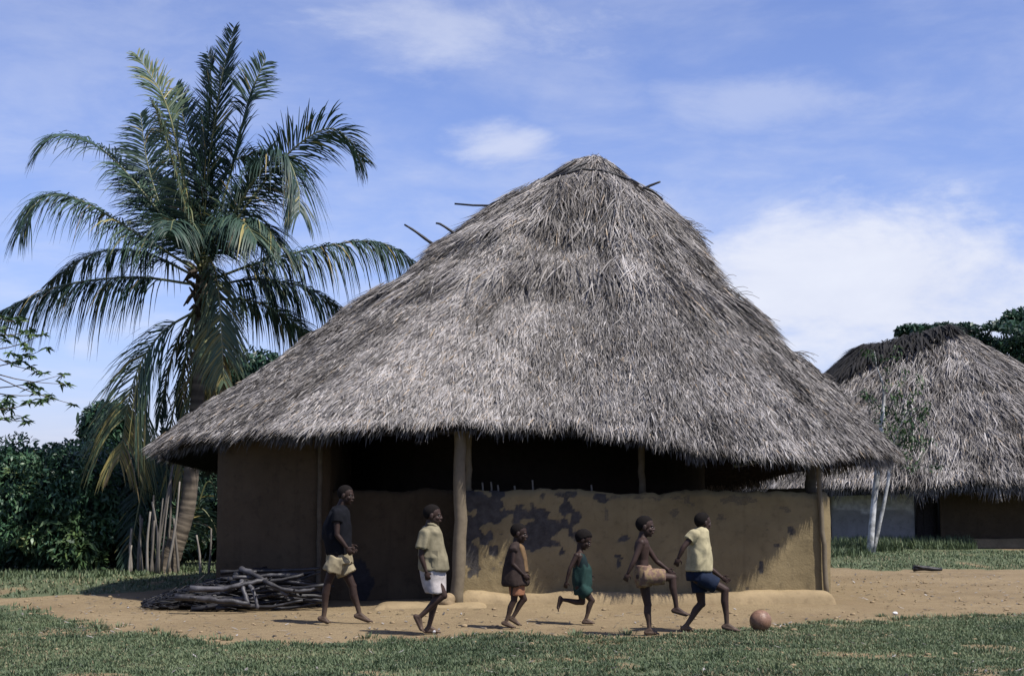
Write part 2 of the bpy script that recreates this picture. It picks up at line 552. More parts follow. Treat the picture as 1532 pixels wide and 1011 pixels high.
finish(t, MIX(t, f, dirt, turf), 0.95, h, 0.85, 0.035, 0.1)
M['ground'] = m
link('ground', mb.mesh('ground'), m, None, 'structure')


# grass blades, denser towards the camera
def grass_patch(mb, n, x0, x1, y0, y1, hmin, hmax, w, thr=0.25, tint=0.0, clump=True):
    x = R.uniform(x0, x1, n)
    y = R.uniform(y0, y1, n)
    g = grass_mask(x, y)
    p = np.stack([x, y], -1)
    cl = vn(p, 5.0, 31, 3)
    keep = (g * (0.35 + 1.1 * cl) > R.uniform(thr * 0.4, 1.0, n)) & (g > 0.05)
    keep &= np.abs(x) < y * 0.42 + 1.0
    x, y, cl = x[keep], y[keep], cl[keep]
    n = len(x)
    z = ground_z(x, y) - 0.005
    az = R.uniform(0, 2 * PI, n)
    lean = R.uniform(0.15, 1.1, n)
    d = np.stack([np.cos(az) * lean, np.sin(az) * lean, np.ones(n)], -1)
    wd = np.stack([-np.sin(az), np.cos(az), np.zeros(n)], -1)
    L = R.uniform(hmin, hmax, n) * (0.45 + 1.1 * cl)
    col = np.clip(R.normal(0.45 + tint, 0.18, n) + (vn(np.stack([x, y], -1), 1.3, 55, 3) - 0.5) * 1.3, 0, 0.9)
    dry = R.random(n) < 0.04 + 0.22 * sstep(vn(np.stack([x, y], -1), 0.9, 58, 3), 0.5, 0.7)
    col[dry] = R.uniform(0.9, 1.0, dry.sum())
    blades(mb, np.stack([x, y, z], -1), d, wd, L, L * 0.15, w * R.uniform(0.7, 1.4, n), col, 0.9)


mb = MB()
grass_patch(mb, 460000, -6.5, 6.5, 10.8, 17.0, 0.016, 0.052, 0.009)
tx = np.concatenate([R.uniform(-5.5, 5.5, 150), R.uniform(-5, 5.5, 90)])
ty = np.concatenate([R.uniform(11, 14.6, 150), np.interp(tx[150:], FBW[:, 0], FBW[:, 1]) + R.normal(-0.05, 0.22, 90)])
for x0, y0 in zip(tx, ty):                                             # taller tufts
    if abs(y0 - 14.8) < 0.6 and 1.3 < x0 < 2.6:
        continue
    n = int(R.integers(14, 46))
    az = R.uniform(0, 2 * PI, n)
    rr = 0.09 * np.sqrt(R.random(n)) * R.uniform(0.6, 1.8)
    x, y = x0 + np.cos(az) * rr, y0 + np.sin(az) * rr
    ln = R.uniform(0.2, 0.9, n)
    blades(mb, np.stack([x, y, ground_z(x, y) - 0.005], -1), np.stack([np.cos(az) * ln, np.sin(az) * ln, np.ones(n)], -1), np.stack([-np.sin(az), np.cos(az), 0 * az], -1),
           R.uniform(0.04, 0.10, n) * R.uniform(0.7, 1.2), 0.02, R.uniform(0.007, 0.013, n), np.clip(R.normal(0.4 + 0.2 * R.normal(), 0.14, n), 0, 0.95), 0.9)
link('grass', mb.mesh('grass', smooth=False), M['grass'], None, 'stuff')
mb = MB()
grass_patch(mb, 110000, -14, 14, 17.0, 34, 0.03, 0.09, 0.018, 0.2, 0.12)
for px, py, r, n, hh in ((1350, 818, 1.3, 2600, 0.36), (1300, 824, 0.6, 900, 0.40), (1410, 820, 0.6, 700, 0.3), (20, 862, 1.2, 1100, 0.17), (110, 860, 1.0, 900, 0.16), (270, 852, 0.8, 700, 0.16), (1255, 832, 0.5, 500, 0.3)):
    c = G(px, py)
    az = R.uniform(0, 2 * PI, n)
    rr = r * np.sqrt(R.random(n))
    x, y = c[0] + np.cos(az) * rr * 1.4, c[1] + np.sin(az) * rr * 0.6
    a2 = R.uniform(0, 2 * PI, n)
    ln = R.uniform(0.1, 0.6, n)
    blades(mb, np.stack([x, y, np.zeros(n) - 0.01], -1), np.stack([np.cos(a2) * ln, np.sin(a2) * ln, np.ones(n)], -1), np.stack([-np.sin(a2), np.cos(a2), 0 * a2], -1),
           hh * R.uniform(0.4, 1.1, n), 0.04, 0.022, np.clip(R.normal(0.5, 0.18, n), 0, 0.9), 0.9)
link('grass', mb.mesh('grass', smooth=False), M['grass'], None, 'stuff')


# ------------------------------------------------------------------ thatched roofs
class Roof:
    def __init__(s, apex, eave, bulge=0.22, tip=0.05, lump=0.10, seed=1, ridge=None, side=0.0, step=0.0):
        s.step = step
        s.side = side
        s.A = np.asarray(apex, float)
        e = np.asarray(eave, float)
        e = np.vstack([e[-2:], e, e[:3]])
        c = catmull(e, 40 * (len(e) - 1) + 1)[80:-80 + 0]
        k = 40 * (len(eave))
        s.E = c[:k + 1]
        d = np.concatenate([[0], np.cumsum(np.linalg.norm(np.diff(s.E, axis=0), axis=1))])
        s.u = d / d[-1]
        s.A2 = None if ridge is None else np.asarray(ridge, float)
        s.bulge, s.tip, s.lump, s.seed = bulge, tip, lump, seed

    def eave(s, u):
        u = np.mod(u, 1.0)
        return np.stack([np.interp(u, s.u, s.E[:, i]) for i in range(3)], -1)

    def apex(s, E):
        if s.A2 is None:
            return s.A
        d = s.A2 - s.A
        f = sstep(((E - s.A)[..., :2] @ d[:2]) / (d[:2] @ d[:2]), -0.6, 1.6)[..., None]
        return s.A + d * f

    def S(s, u, t, lump=True):
        u, t = np.broadcast_arrays(np.asarray(u, float), np.asarray(t, float))
        E = s.eave(u)
        A = s.apex(E)
        e = s.tip
        tt = (np.sqrt(t * t + e * e) - e) / (math.sqrt(1 + e * e) - e)
        p = np.empty(E.shape)
        p[..., :2] = A[..., :2] + (E[..., :2] - A[..., :2]) * t[..., None]
        p[..., 2] = A[..., 2] + (E[..., 2] - A[..., 2]) * tt + (s.bulge + s.side * sstep(E[..., 0] - s.A[0], 0.4, 3.2)) * np.sin(PI * np.clip(t, 0, 1)) * (1 - 0.5 * t)
        if s.step:
            cs = 0.29 + (vn(np.stack([u % 1.0 * 30, u * 0], -1), 1.0, s.seed + 70, 3) - 0.5) * 0.13
            p[..., 2] += s.step * sstep(t, cs + 0.035, cs) * sstep(t, 0.08, 0.2) * sstep(E[..., 0] - s.A[0], -4.2, -1.5)
        if lump:
            n = vn(p, 1.1, s.seed, 3) - 0.5
            n2 = vn(p * np.array([1, 1, 0.35]), 4.0, s.seed + 5, 2) - 0.5
            p[..., 2] += (n * s.lump * 1.8 + n2 * s.lump) * np.clip(t * 4, 0.2, 1)
        return p

    def frame(s, u, t):
        e = 0.01
        dn = unit(s.S(u, t + e, False) - s.S(u, t - e, False))
        la = unit(s.S(u + 0.003, np.maximum(t, 0.02), False) - s.S(u - 0.003, np.maximum(t, 0.02), False))
        nm = unit(np.cross(dn, la))
        nm = np.where(nm[..., 2:3] < 0, -nm, nm)
        return dn, la, nm

    def shell(s, mb, thick=0.26, nu=300, nt_=44):
        u = np.arange(nu) / nu
        t = np.linspace(0.0, 1.0, nt_)
        U, T = np.meshgrid(u, t)
        top = s.S(U, T)
        bot = s.S(U, T * 0.985, False) - np.array([0, 0, 1.0]) * (thick * (0.6 + 0.4 * T))[..., None] - np.array([0, 0, 0.08])
        for g, flip in ((top, False), (bot, True)):
            i, j = np.meshgrid(np.arange(nt_ - 1), np.arange(nu), indexing='ij')
            j2 = (j + 1) % nu
            q = np.stack([i * nu + j, (i + 1) * nu + j, (i + 1) * nu + j2, i * nu + j2], -1).reshape(-1, 4)
            mb.add(g.reshape(-1, 3), [q[:, ::-1] if flip else q], 0.12)
        e = np.concatenate([top[-1], bot[-1]])
        j = np.arange(nu)
        j2 = (j + 1) % nu
        mb.add(e, [np.stack([j, j + nu, j2 + nu, j2], -1)], 0.05)

    def thatch(s, mb, clusters, per, urange=(0, 1), trange=(0.02, 1.0), ln=(0.18, 0.5), w=(0.012, 0.034), lift=0.10, spread=0.22, cr=0.22, base=0.5, var=0.16, thick=0.07):
        n = clusters
        u = R.uniform(*urange, n)
        t = np.sqrt(R.uniform(trange[0] ** 2, trange[1] ** 2, n))
        dcl = R.normal(0, spread, n)
        ccl = R.normal(base, var, n)
        per_u = 1.0 / (np.linalg.norm(s.E[:-1] - s.E[1:], axis=1).sum())
        k = np.repeat(np.arange(n), per)
        m = len(k)
        sl = np.linalg.norm(s.S(u, np.ones(n), False) - s.A, axis=-1)
        uu = u[k] + R.normal(0, cr, m) * per_u / np.maximum(t[k], 0.12)
        tt = t[k] + R.normal(0, cr * 1.2, m) / sl[k]
        tt = np.clip(tt, 0.005, trange[1])
        p = s.S(uu, tt)
        dn, la, nm = s.frame(uu, np.clip(tt, 0.02, 0.99))
        d = dn + la * (dcl[k] + R.normal(0, 0.22, m))[:, None] + nm * (R.normal(lift, 0.10, m))[:, None]
        roll = R.normal(0, 0.7, m)[:, None]
        wd = np.cross(d, nm)
        wd = unit(wd) * np.cos(roll) + nm * np.sin(roll)
        L = R.uniform(*ln, m)
        W = R.uniform(*w, m)
        st_ = np.stack([uu % 1.0 * 34 * 1.6, tt * 2.2], -1)
        tone = (vn(st_, 1.0, s.seed + 62, 3) - 0.5) * 0.85 + (vn(p, 0.9, s.seed + 60, 3) - 0.5) * 0.40 + (vn(p * np.array([1.0, 1.0, 0.4]), 3.5, s.seed + 61, 2) - 0.5) * 0.35
        col = np.clip(ccl[k] + tone + R.normal(0, 0.15, m), 0.0, 0.94)
        old = R.random(m) < 0.03
        col[old] = R.uniform(0.96, 1.0, old.sum())
        mb_p = p + nm * R.uniform(0.0, thick, m)[:, None]
        blades(mb, mb_p - d * (L * 0.25)[:, None], d, wd, L, L * 0.12, W, col, 0.7)

    def fringe(s, mb, n, urange=(0, 1), ln=(0.10, 0.30), base=0.4, out=0.35, w=(0.012, 0.03), depth=0.26):
        u = R.uniform(*urange, n)
        p = s.S(u, np.full(n, 0.985))
        dn, la, nm = s.frame(u, np.full(n, 0.97))
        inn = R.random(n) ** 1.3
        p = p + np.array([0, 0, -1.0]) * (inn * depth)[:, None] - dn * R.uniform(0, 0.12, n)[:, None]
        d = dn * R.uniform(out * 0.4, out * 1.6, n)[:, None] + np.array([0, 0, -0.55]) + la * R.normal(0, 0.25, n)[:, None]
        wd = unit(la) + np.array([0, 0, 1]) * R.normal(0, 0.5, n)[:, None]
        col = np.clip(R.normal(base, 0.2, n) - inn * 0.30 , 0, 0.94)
        blades(mb, p, d, wd, R.uniform(*ln, n) * (0.5 + 1.0 * vn(p, 2.5, s.seed + 40, 2)), 0.03, R.uniform(*w, n), col, 0.8)


EAVE = [(232, 684, 19.9), (285, 671, 19.0), (370, 659, 18.2), (470, 652, 17.55), (580, 650, 17.3), (690, 645, 17.38), (790, 647, 17.52), (890, 655, 17.5), (990, 671, 17.26), (1090, 683, 17.24),
        (1190, 693, 17.4), (1280, 697, 18.1), (1334, 688, 19.9), (1315, 693, 23.0), (1190, 708, 25.2), (1085, 731, 26.2), (900, 735, 26.8), (690, 735, 26.6), (500, 727, 25.6), (360, 715, 24.0), (275, 700, 22.0)]
EW = np.array([P(*e) for e in EAVE]) + [0, 0, 0.12]
APEX = P(890, 240, 21.6)
roof = Roof(APEX, EW, -0.06, 0.065, 0.15, 3, None, -0.20, 0.11)

HUT = np.array([0.3, 21.5, 0.0])
hut = thing('thatched_hut', HUT, 'large round mud hut with broad grey thatched roof and open verandah in the middle', 'hut')
mb = MB()
roof.shell(mb, 0.10)
under = part('roof_underlay', mb, M['soot'], hut)
mb = MB()
roof.thatch(mb, 9500, 22, ln=(0.10, 0.30), w=(0.005, 0.015), lift=0.08)                                                       # all round
roof.thatch(mb, 14000, 20, (0.0, 0.6), (0.2, 1.0), base=0.55, ln=(0.06, 0.21), w=(0.005, 0.014), lift=0.12, cr=0.16, spread=0.3, var=0.2)
for a, bb, cc in ((0.2, 0.27, 420), (0.29, 0.36, 380), (0.52, 0.56, 200)):      # shaggy courses near the top
    roof.thatch(mb, cc, 30, (0, 1), (a, bb), (0.3, 0.75), (0.007, 0.020), 0.2, 0.25, 0.12, 0.55, 0.16, 0.16)
roof.thatch(mb, 420, 24, (0, 1), (0.03, 0.2), (0.25, 0.6), (0.007, 0.02), 0.05, 0.15, 0.12, 0.58, 0.08, 0.08)
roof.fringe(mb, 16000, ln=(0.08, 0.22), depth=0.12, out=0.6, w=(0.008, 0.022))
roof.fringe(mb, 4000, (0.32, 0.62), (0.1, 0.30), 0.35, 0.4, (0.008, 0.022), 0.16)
part('thatch', mb, M['thatch'], hut, 'stuff', False)
# loose wisps that break the right outline and dark sticks of the ridge
mb = MB()
us, ts = R.uniform(0, 1, 60000), R.uniform(0.04, 1.0, 60000)
ps = roof.S(us, ts)
sx, sy = project(ps)
for (py, n, ln_) in ((345, 170, .36), (332, 120, .32), (358, 110, .26), (318, 60, .22), (290, 14, .25), (420, 22, .36), (436, 22, .36), (462, 26, .4), (478, 12, .3), (525, 16, .36), (560, 10, .25), (610, 10, .25), (640, 12, .25)):
    sel = np.where(np.abs(sy - py) < 8)[0]
    sel = sel[np.argsort(-sx[sel])[:8]]
    for k in range(n):
        p = ps[sel[k % len(sel)]] + R.normal(0, 0.03, 3)
        d = np.array([R.uniform(0.6, 1.0), R.normal(0, 0.25), R.normal(-0.12, 0.28)]) * R.uniform(0.5, 1.1) * ln_ * 1.25
        pts = catmull([p - d * 0.2, p + d * 0.3 + [0, 0, .02], p + d * 0.7 + [0, 0, -0.06 * ln_], p + d + [0, 0, -0.30 * ln_]], 5)
        tube(mb, pts, np.linspace(0.007, 0.003, 5), 3, R.uniform(0.1, 0.7))
part('loose_straw', mb, M['thatch'], hut, 'stuff')


def stick(pts, r0, r1, name, parent, mat='branch', rnd=0.3, seg=7, n=8, wob=0.08, label=None):
    mb = MB()
    c = catmull(pts, n)
    tube(mb, c, np.linspace(r0, r1, n), seg, rnd, wob)
    o = part(name, mb, M[mat], parent)
    if label:
        o['label'] = label
    return o


for pts in ([(862, 246), (790, 292), (700, 342), (640, 378)], [(868, 252), (800, 296), (715, 346), (655, 384)], [(878, 246), (816, 276), (745, 312), (680, 311)],
            [(700, 368), (680, 355), (660, 342), (652, 340)], [(648, 372), (632, 360), (618, 350), (605, 342)],
            [(960, 288), (970, 282), (980, 278), (988, 275)], [(962, 284), (974, 288), (984, 295), (992, 302)]):
    w = [P(x, y - (6 if x < 870 and y > 240 else 3), 21.0 + 0.0 * k) for k, (x, y) in enumerate(pts)]
    stick(w, 0.026, 0.014, 'stick', hut)
# binding pole round the cap: follows the roof surface
u0 = np.linspace(0.10, 0.64, 30)
tt = np.full(30, 0.155) + R.normal(0, 0.004, 30)
bp = roof.S(u0, tt, False) + np.array([0, -0.05, 0.11])
mb = MB()
tube(mb, bp, 0.018, 6, 0.15, 0.15)
part('binding_pole', mb, M['branch'], hut)


def wall(mb, path, z0, ztop, thick, seed, res=0.04, rough=0.02, zn=0.06, flakefn=None, topfn=None):
    """mud wall along a plan polyline, front face on the left of travel; both faces, ragged top"""
    path = np.asarray(path, float)
    seg = np.linalg.norm(np.diff(path, axis=0), axis=1)
    cum = np.concatenate([[0], np.cumsum(seg)])
    n = max(3, int(cum[-1] / res))
    s = np.linspace(0, cum[-1], n)
    c = np.stack([np.interp(s, cum, path[:, k]) for k in (0, 1)], -1)
    tan = unit(np.gradient(c, axis=0))
    nor = np.stack([tan[:, 1], -tan[:, 0]], -1)
    nz = max(3, int((ztop - z0) / res))
    top = ztop + (vn(np.stack([s, s * 0], -1), 2.0, seed, 3) - 0.5) * 2 * zn + (vn(np.stack([s, s * 0], -1), 12.0, seed + 3, 2) - 0.5) * zn
    if topfn is not None:
        top = top + topfn(c)
    rows, fl = [], []
    v = np.linspace(0, 1, nz)
    for side in (0, 1):
        off = nor * (thick / 2 if side == 0 else -thick / 2)
        vv = v if side == 0 else v[::-1]
        for a in vv:
            z = z0 + (top - z0) * a
            p3 = np.concatenate([c + off, z[:, None]], 1)
            f = flakefn(p3) if (flakefn is not None and side == 0) else np.zeros(n)
            dsp = (vn(p3, 1.2, seed + 7, 3) - 0.5) * rough * 2 + (vn(p3, 9, seed + 9, 2) - 0.5) * rough * 0.5 - f * 0.012
            rnd_top = -0.04 * sstep(a, 0.95, 1.0)
            p3[:, :2] += (nor if side == 0 else -nor) * (dsp + rnd_top)[:, None]
            rows.append(p3)
            fl.append(f)
    V = np.stack(rows)
    k, mm = V.shape[:2]
    i, j = np.meshgrid(np.arange(k - 1), np.arange(mm - 1), indexing='ij')
    q = np.stack([i * mm + j, i * mm + j + 1, (i + 1) * mm + j + 1, (i + 1) * mm + j], -1).reshape(-1, 4)
    e1 = (np.arange(k) * mm)[::-1][None]
    e2 = (np.arange(k) * mm + mm - 1)[None]
    mb.add(V.reshape(-1, 3), [q, e1, e2], np.concatenate(fl))


FL_SPOTS = [(720, 775, 0.32, 0.40, 1.0), (705, 830, 0.12, 0.22, .75), (775, 770, 0.13, 0.22, .75), (812, 790, 0.28, 0.14, .8), (800, 812, 0.28, 0.10, .9), (765, 800, 0.2, 0.12, .8), (850, 760, 0.09, 0.10, .8),
            (862, 775, 0.07, 0.09, .8), (830, 815, 0.12, 0.08, .8), (873, 800, 0.12, 0.06, .7), (925, 840, 0.045, 0.15, 0.9), (936, 806, 0.06, 0.04, .8), (1145, 795, 0.07, 0.04, .7), (1185, 795, 0.05, 0.05, .7), (1138, 845, 0.03, 0.11, .8),
            (1160, 815, 0.06, 0.03, .6), (1120, 880, 0.05, 0.03, .6), (850, 740, 0.3, 0.05, .7), (960, 745, 0.5, 0.04, .5), (1215, 830, 0.06, 0.05, .6), (1040, 752, 0.10, 0.08, .52), (1100, 748, 0.35, 0.05, .52), (1010, 770, 0.06, 0.07, .52), (1075, 775, 0.07, 0.05, .52), (1170, 760, 0.12, 0.06, .52), (905, 770, 0.06, 0.08, .52), (895, 745, 0.10, 0.06, .8), (1100, 815, 0.05, 0.04, .6), (1130, 770, 0.05, 0.06, .52), (985, 748, 0.12, 0.05, .52), (740, 845, 0.10, 0.12, .5)]
FLW = [(*P(a, b, 17.98), c, d, e) for a, b, c, d, e in FL_SPOTS]


def flake(p):
    n = vn(p, 6.0, 77, 3)
    n0 = vn(p, 15.0, 79, 2)
    f = np.zeros(len(p))
    for x, y, z, a, b, k in FLW:
        d = np.sqrt(((p[:, 0] - x) / a) ** 2 + ((p[:, 2] - z) / b) ** 2)
        f = np.maximum(f, sstep(d + (n - 0.5) * 2.8 + (n0 - 0.5) * 1.5, 1.12, 0.62) * k)
    return np.where(f > 0.35, f, f * 0.5)


XL, XR = P(690, 880, 18.1)[0], P(1236, 880, 18.1)[0]
mb = MB()
wall(mb, [(XL, 18.12), (XR - 0.12, 18.12), (XR - 0.02, 18.25), (XR - 0.02, 21.5)], 0.12, 1.44, 0.24, 11, 0.03, 0.02, 0.045, flake)
part('parapet_wall', mb, M['mud'], hut)
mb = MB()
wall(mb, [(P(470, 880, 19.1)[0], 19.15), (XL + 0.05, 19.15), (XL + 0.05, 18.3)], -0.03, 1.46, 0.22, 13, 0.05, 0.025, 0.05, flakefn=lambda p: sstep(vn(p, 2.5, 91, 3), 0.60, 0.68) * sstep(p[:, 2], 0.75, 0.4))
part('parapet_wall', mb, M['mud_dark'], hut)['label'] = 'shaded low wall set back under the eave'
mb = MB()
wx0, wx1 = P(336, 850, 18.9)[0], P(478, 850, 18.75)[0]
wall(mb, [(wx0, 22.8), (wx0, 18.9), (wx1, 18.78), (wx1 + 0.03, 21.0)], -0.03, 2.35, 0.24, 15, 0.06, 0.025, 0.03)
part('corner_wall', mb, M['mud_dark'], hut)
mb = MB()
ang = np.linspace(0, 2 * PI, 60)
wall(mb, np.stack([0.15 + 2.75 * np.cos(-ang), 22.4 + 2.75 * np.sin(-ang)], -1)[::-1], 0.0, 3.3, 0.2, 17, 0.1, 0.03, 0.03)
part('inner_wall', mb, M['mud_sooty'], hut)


def mound(mb, x0, x1, y0, y1, z0, z1, seed, res=0.05, bev=0.07, amp=0.03):
    """a worn earthen bench: a block with slumped edges"""
    nx, ny = int((x1 - x0) / res), max(6, int((y1 - y0) / res))
    xs, ys = np.linspace(x0, x1, nx), np.linspace(y0, y1, ny)
    X, Y = np.meshgrid(xs, ys)
    e = np.minimum(np.minimum(X - x0, x1 - X), np.minimum(Y - y0, y1 - Y))
    p = np.stack([X, Y], -1)
    h = z0 + (z1 - z0) * np.sqrt(1 - (1 - np.clip(e / bev, 0, 1)) ** 2) + (vn(p, 2.5, seed, 3) - 0.5) * amp
    h = np.where(e <= 1e-6, z0, h)
    yy = Y + (vn(np.stack([X, X * 0], -1), 1.2, seed + 2, 3) - 0.5) * 0.12 * sstep(Y, y0 + 0.5, y0)
    V = np.stack([X, yy, h], -1)
    i, j = np.meshgrid(np.arange(ny - 1), np.arange(nx - 1), indexing='ij')
    mb.add(V.reshape(-1, 3), [np.stack([i * nx + j, i * nx + j + 1, (i + 1) * nx + j + 1, (i + 1) * nx + j], -1).reshape(-1, 4)])


mb = MB()
mound(mb, XL - 0.05, XR + 0.07, 17.72, 23.0, -0.05, 0.20, 19, 0.035, 0.14, 0.10)
part('mud_bench', mb, M['mud_plinth'], hut)
mb = MB()
mound(mb, P(555, 905, 17.5)[0], XL + 0.4, 17.32, 17.95, -0.06, 0.085, 23, 0.04, 0.2, 0.04)
part('step', mb, M['mud_plinth'], hut)


def post(x, y, z0, z1, r0, r1, lean=(0, 0), name='post', mat='pole', rnd=0.5, n=12, label=None):
    mb = MB()
    t_ = np.linspace(0, 1, n)
    pts = np.stack([x + lean[0] * t_ + R.normal(0, r0 * 0.12, n), y + lean[1] * t_ + R.normal(0, r0 * 0.12, n), z0 + (z1 - z0) * t_], -1)
    tube(mb, pts, np.linspace(r0, r1, n), 12, rnd, 0.07)
    o = part(name, mb, M[mat], hut)
    if label:
        o['label'] = label
    return o


post(P(686, 900, 17.7)[0], 17.7, -0.05, 2.45, 0.084, 0.070, (0.02, 0.0), label='thick peeled post at the end of the sunlit wall', rnd=0.55)
post(P(701, 740, 18.2)[0], 18.2, 1.38, 2.6, 0.04, 0.04, rnd=0.6)
post(P(961, 740, 18.2)[0], 18.25, 1.38, 2.5, 0.045, 0.04, rnd=0.2)
post(P(1237, 880, 17.95)[0], 17.95, 0.12, 1.92, 0.032, 0.03, (-0.08, 0.02), label='thin leaning pole at the right corner', rnd=0.55)
post(P(1214, 740, 18.3)[0], 18.35, 1.3, 1.98, 0.075, 0.07, rnd=0.05)
post(P(478, 740, 18.6)[0], 18.62, -0.03, 2.2, 0.035, 0.03, rnd=0.15)
for pts in ([(-3.2, 19.0, 2.1), (-2.0, 18.5, 2.2), (0.6, 18.3, 2.2), (2.8, 18.35, 2.05), (3.75, 18.5, 1.9)], [(3.75, 18.45, 1.92), (3.85, 20.0, 1.9), (3.8, 22.0, 1.9), (3.6, 23.0, 1.85)]):
    stick(pts, 0.06, 0.05, 'wall_plate', hut, 'branch', 0.05, 8, 14)
for px, hh in ((722, .09), (735, .10), (745, .06), (797, .12), (885, .06), (770, .05)):
    x = P(px, 735, 18.12)[0]
    stick([(x, 18.12, 1.30), (x + 0.005, 18.12, 1.44), (x - 0.004, 18.12, 1.46 + hh)], 0.014, 0.011, 'stake', hut, 'stake', 0.6, 6, 4)

# ------------------------------------------------------------------ the hut on the right, farther off
c0 = P(1415, 505, 40.0)
EAVE2 = []
for k in range(16):
    a = 2 * PI * k / 16
    ex, ey = c0[0] + 0.2 + 6.3 * math.cos(a), 40.0 + 5.4 * math.sin(a)
    EAVE2.append((ex, ey, 1.62 + 0.06 * math.sin(a * 3) + 0.1 * max(0, math.sin(a))))
EAVE2 = EAVE2[::-1]
r2a, r2b = P(1418, 500, 39.6), P(1296, 529, 40.4)
roof2 = Roof(r2a, EAVE2, 0.06, 0.05, 0.20, 23, r2b)
hut2 = thing('thatched_hut', (c0[0], 40, 0), 'smaller looking thatched hut in the distance at the right edge', 'hut')
mb = MB()
roof2.shell(mb, 0.3, 160, 30)
part('roof_underlay', mb, M['soot'], hut2)
mb = MB()
roof2.thatch(mb, 7000, 20, (0, 1), (0.02, 1), (0.2, 0.50), (0.010, 0.026), 0.11, 0.2, 0.25, 0.48, 0.11, 0.12)
for a, bb in ((0.35, 0.42), (0.6, 0.66), (0.8, 0.86)):
    roof2.thatch(mb, 240, 22, (0, 1), (a, bb), (0.35, 0.8), (0.012, 0.030), 0.2, 0.2, 0.25, 0.48, 0.14, 0.2)
roof2.fringe(mb, 9000, (0, 1), (0.2, 0.5), 0.5, 0.4, (0.015, 0.035), 0.15)
part('thatch', mb, M['thatch'], hut2, 'stuff', False)
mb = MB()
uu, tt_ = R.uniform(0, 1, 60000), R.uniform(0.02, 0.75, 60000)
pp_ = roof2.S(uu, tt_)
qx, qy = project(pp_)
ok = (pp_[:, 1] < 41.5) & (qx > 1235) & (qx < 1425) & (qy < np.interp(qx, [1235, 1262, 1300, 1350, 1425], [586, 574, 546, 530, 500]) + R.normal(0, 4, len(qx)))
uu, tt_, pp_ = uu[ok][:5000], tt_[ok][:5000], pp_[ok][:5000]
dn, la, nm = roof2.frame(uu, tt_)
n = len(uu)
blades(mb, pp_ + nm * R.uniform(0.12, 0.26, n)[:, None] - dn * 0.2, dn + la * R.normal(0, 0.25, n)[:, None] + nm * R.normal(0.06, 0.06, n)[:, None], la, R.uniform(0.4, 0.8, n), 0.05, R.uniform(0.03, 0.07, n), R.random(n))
part('ridge_cap', mb, M['thatch_old'], hut2, 'stuff', False)  # shade of the upper left slope painted as near-black blades
mb = MB()
cx2 = c0[0]
wall(mb, [(cx2 - 4.2, 41.0), (cx2 - 3.9, 36.9), (cx2 - 2.6, 36.4), (cx2 - 2.08, 36.34)], -0.03, 1.95, 0.25, 41, 0.1, 0.03, 0.03,
     flakefn=lambda p: sstep(p[:, 2] + (vn(p, 2.0, 93, 3) - 0.5) * 0.35, 0.82, 0.9) * sstep(p[:, 0], cx2 - 4.1, cx2 - 3.9))
part('wall', mb, M['mud_far'], hut2)
mb = MB()
wall(mb, [(cx2 - 1.46, 36.3), (cx2 + 2.5, 36.4), (cx2 + 4.4, 38.0), (cx2 + 4.6, 41.0)], -0.03, 1.9, 0.25, 43, 0.1, 0.03, 0.03, flakefn=lambda p: 0.5 * sstep(vn(p, 1.5, 97, 2), 0.6, 0.7))
part('wall', mb, M['mud_dark'], hut2)
mb = MB()
mound(mb, cx2 - 1.0, cx2 + 4.6, 35.7, 36.35, -0.05, 0.2, 45, 0.1, 0.15, 0.05)
part('mud_bench', mb, M['mud_plinth'], hut2)
mb = MB()
for k in range(4):
    x = cx2 - 2.16 + k * 0.19
    bx = np.array([[x, 36.5, 0], [x + 0.21, 36.5, 0], [x + 0.21, 36.54, 0], [x, 36.54, 0], [x, 36.5, 1.9], [x + 0.21, 36.5, 1.9], [x + 0.21, 36.54, 1.9], [x, 36.54, 1.9]]) + [0, 0.013 * (k % 2), 0]
    mb.add(bx, [np.array([[0, 1, 5, 4], [1, 2, 6, 5], [2, 3, 7, 6], [3, 0, 4, 7], [4, 5, 6, 7], [3, 2, 1, 0]])])
part('door', mb, M['dark_door'], hut2, smooth=False)
mb = MB()
for x in (cx2 - 2.08, cx2 - 1.46):
    tube(mb, [(x, 36.28, 0), (x + .01, 36.28, 1.0), (x, 36.28, 1.9)], 0.05, 8, 0.1, 0.1)
part('door_frame', mb, M['branch'], hut2)

# a third roof and wall glimpsed between the two: its dark doorway beside the thin pole
mb = MB()
x = P(1243, 790, 36.8)[0]
bx = np.array([[x - .2, 36.7, 0], [x + .18, 36.7, 0], [x + .18, 36.75, 0], [x - .2, 36.75, 0], [x - .2, 36.7, 1.5], [x + .18, 36.7, 1.5], [x + .18, 36.75, 1.5], [x - .2, 36.75, 1.5]])
mb.add(bx + [0, 0.3, 0], [np.array([[0, 1, 5, 4], [1, 2, 6, 5], [2, 3, 7, 6], [3, 0, 4, 7], [4, 5, 6, 7], [3, 2, 1, 0]])])
part('door', mb, M['dark_door'], hut2, smooth=False)


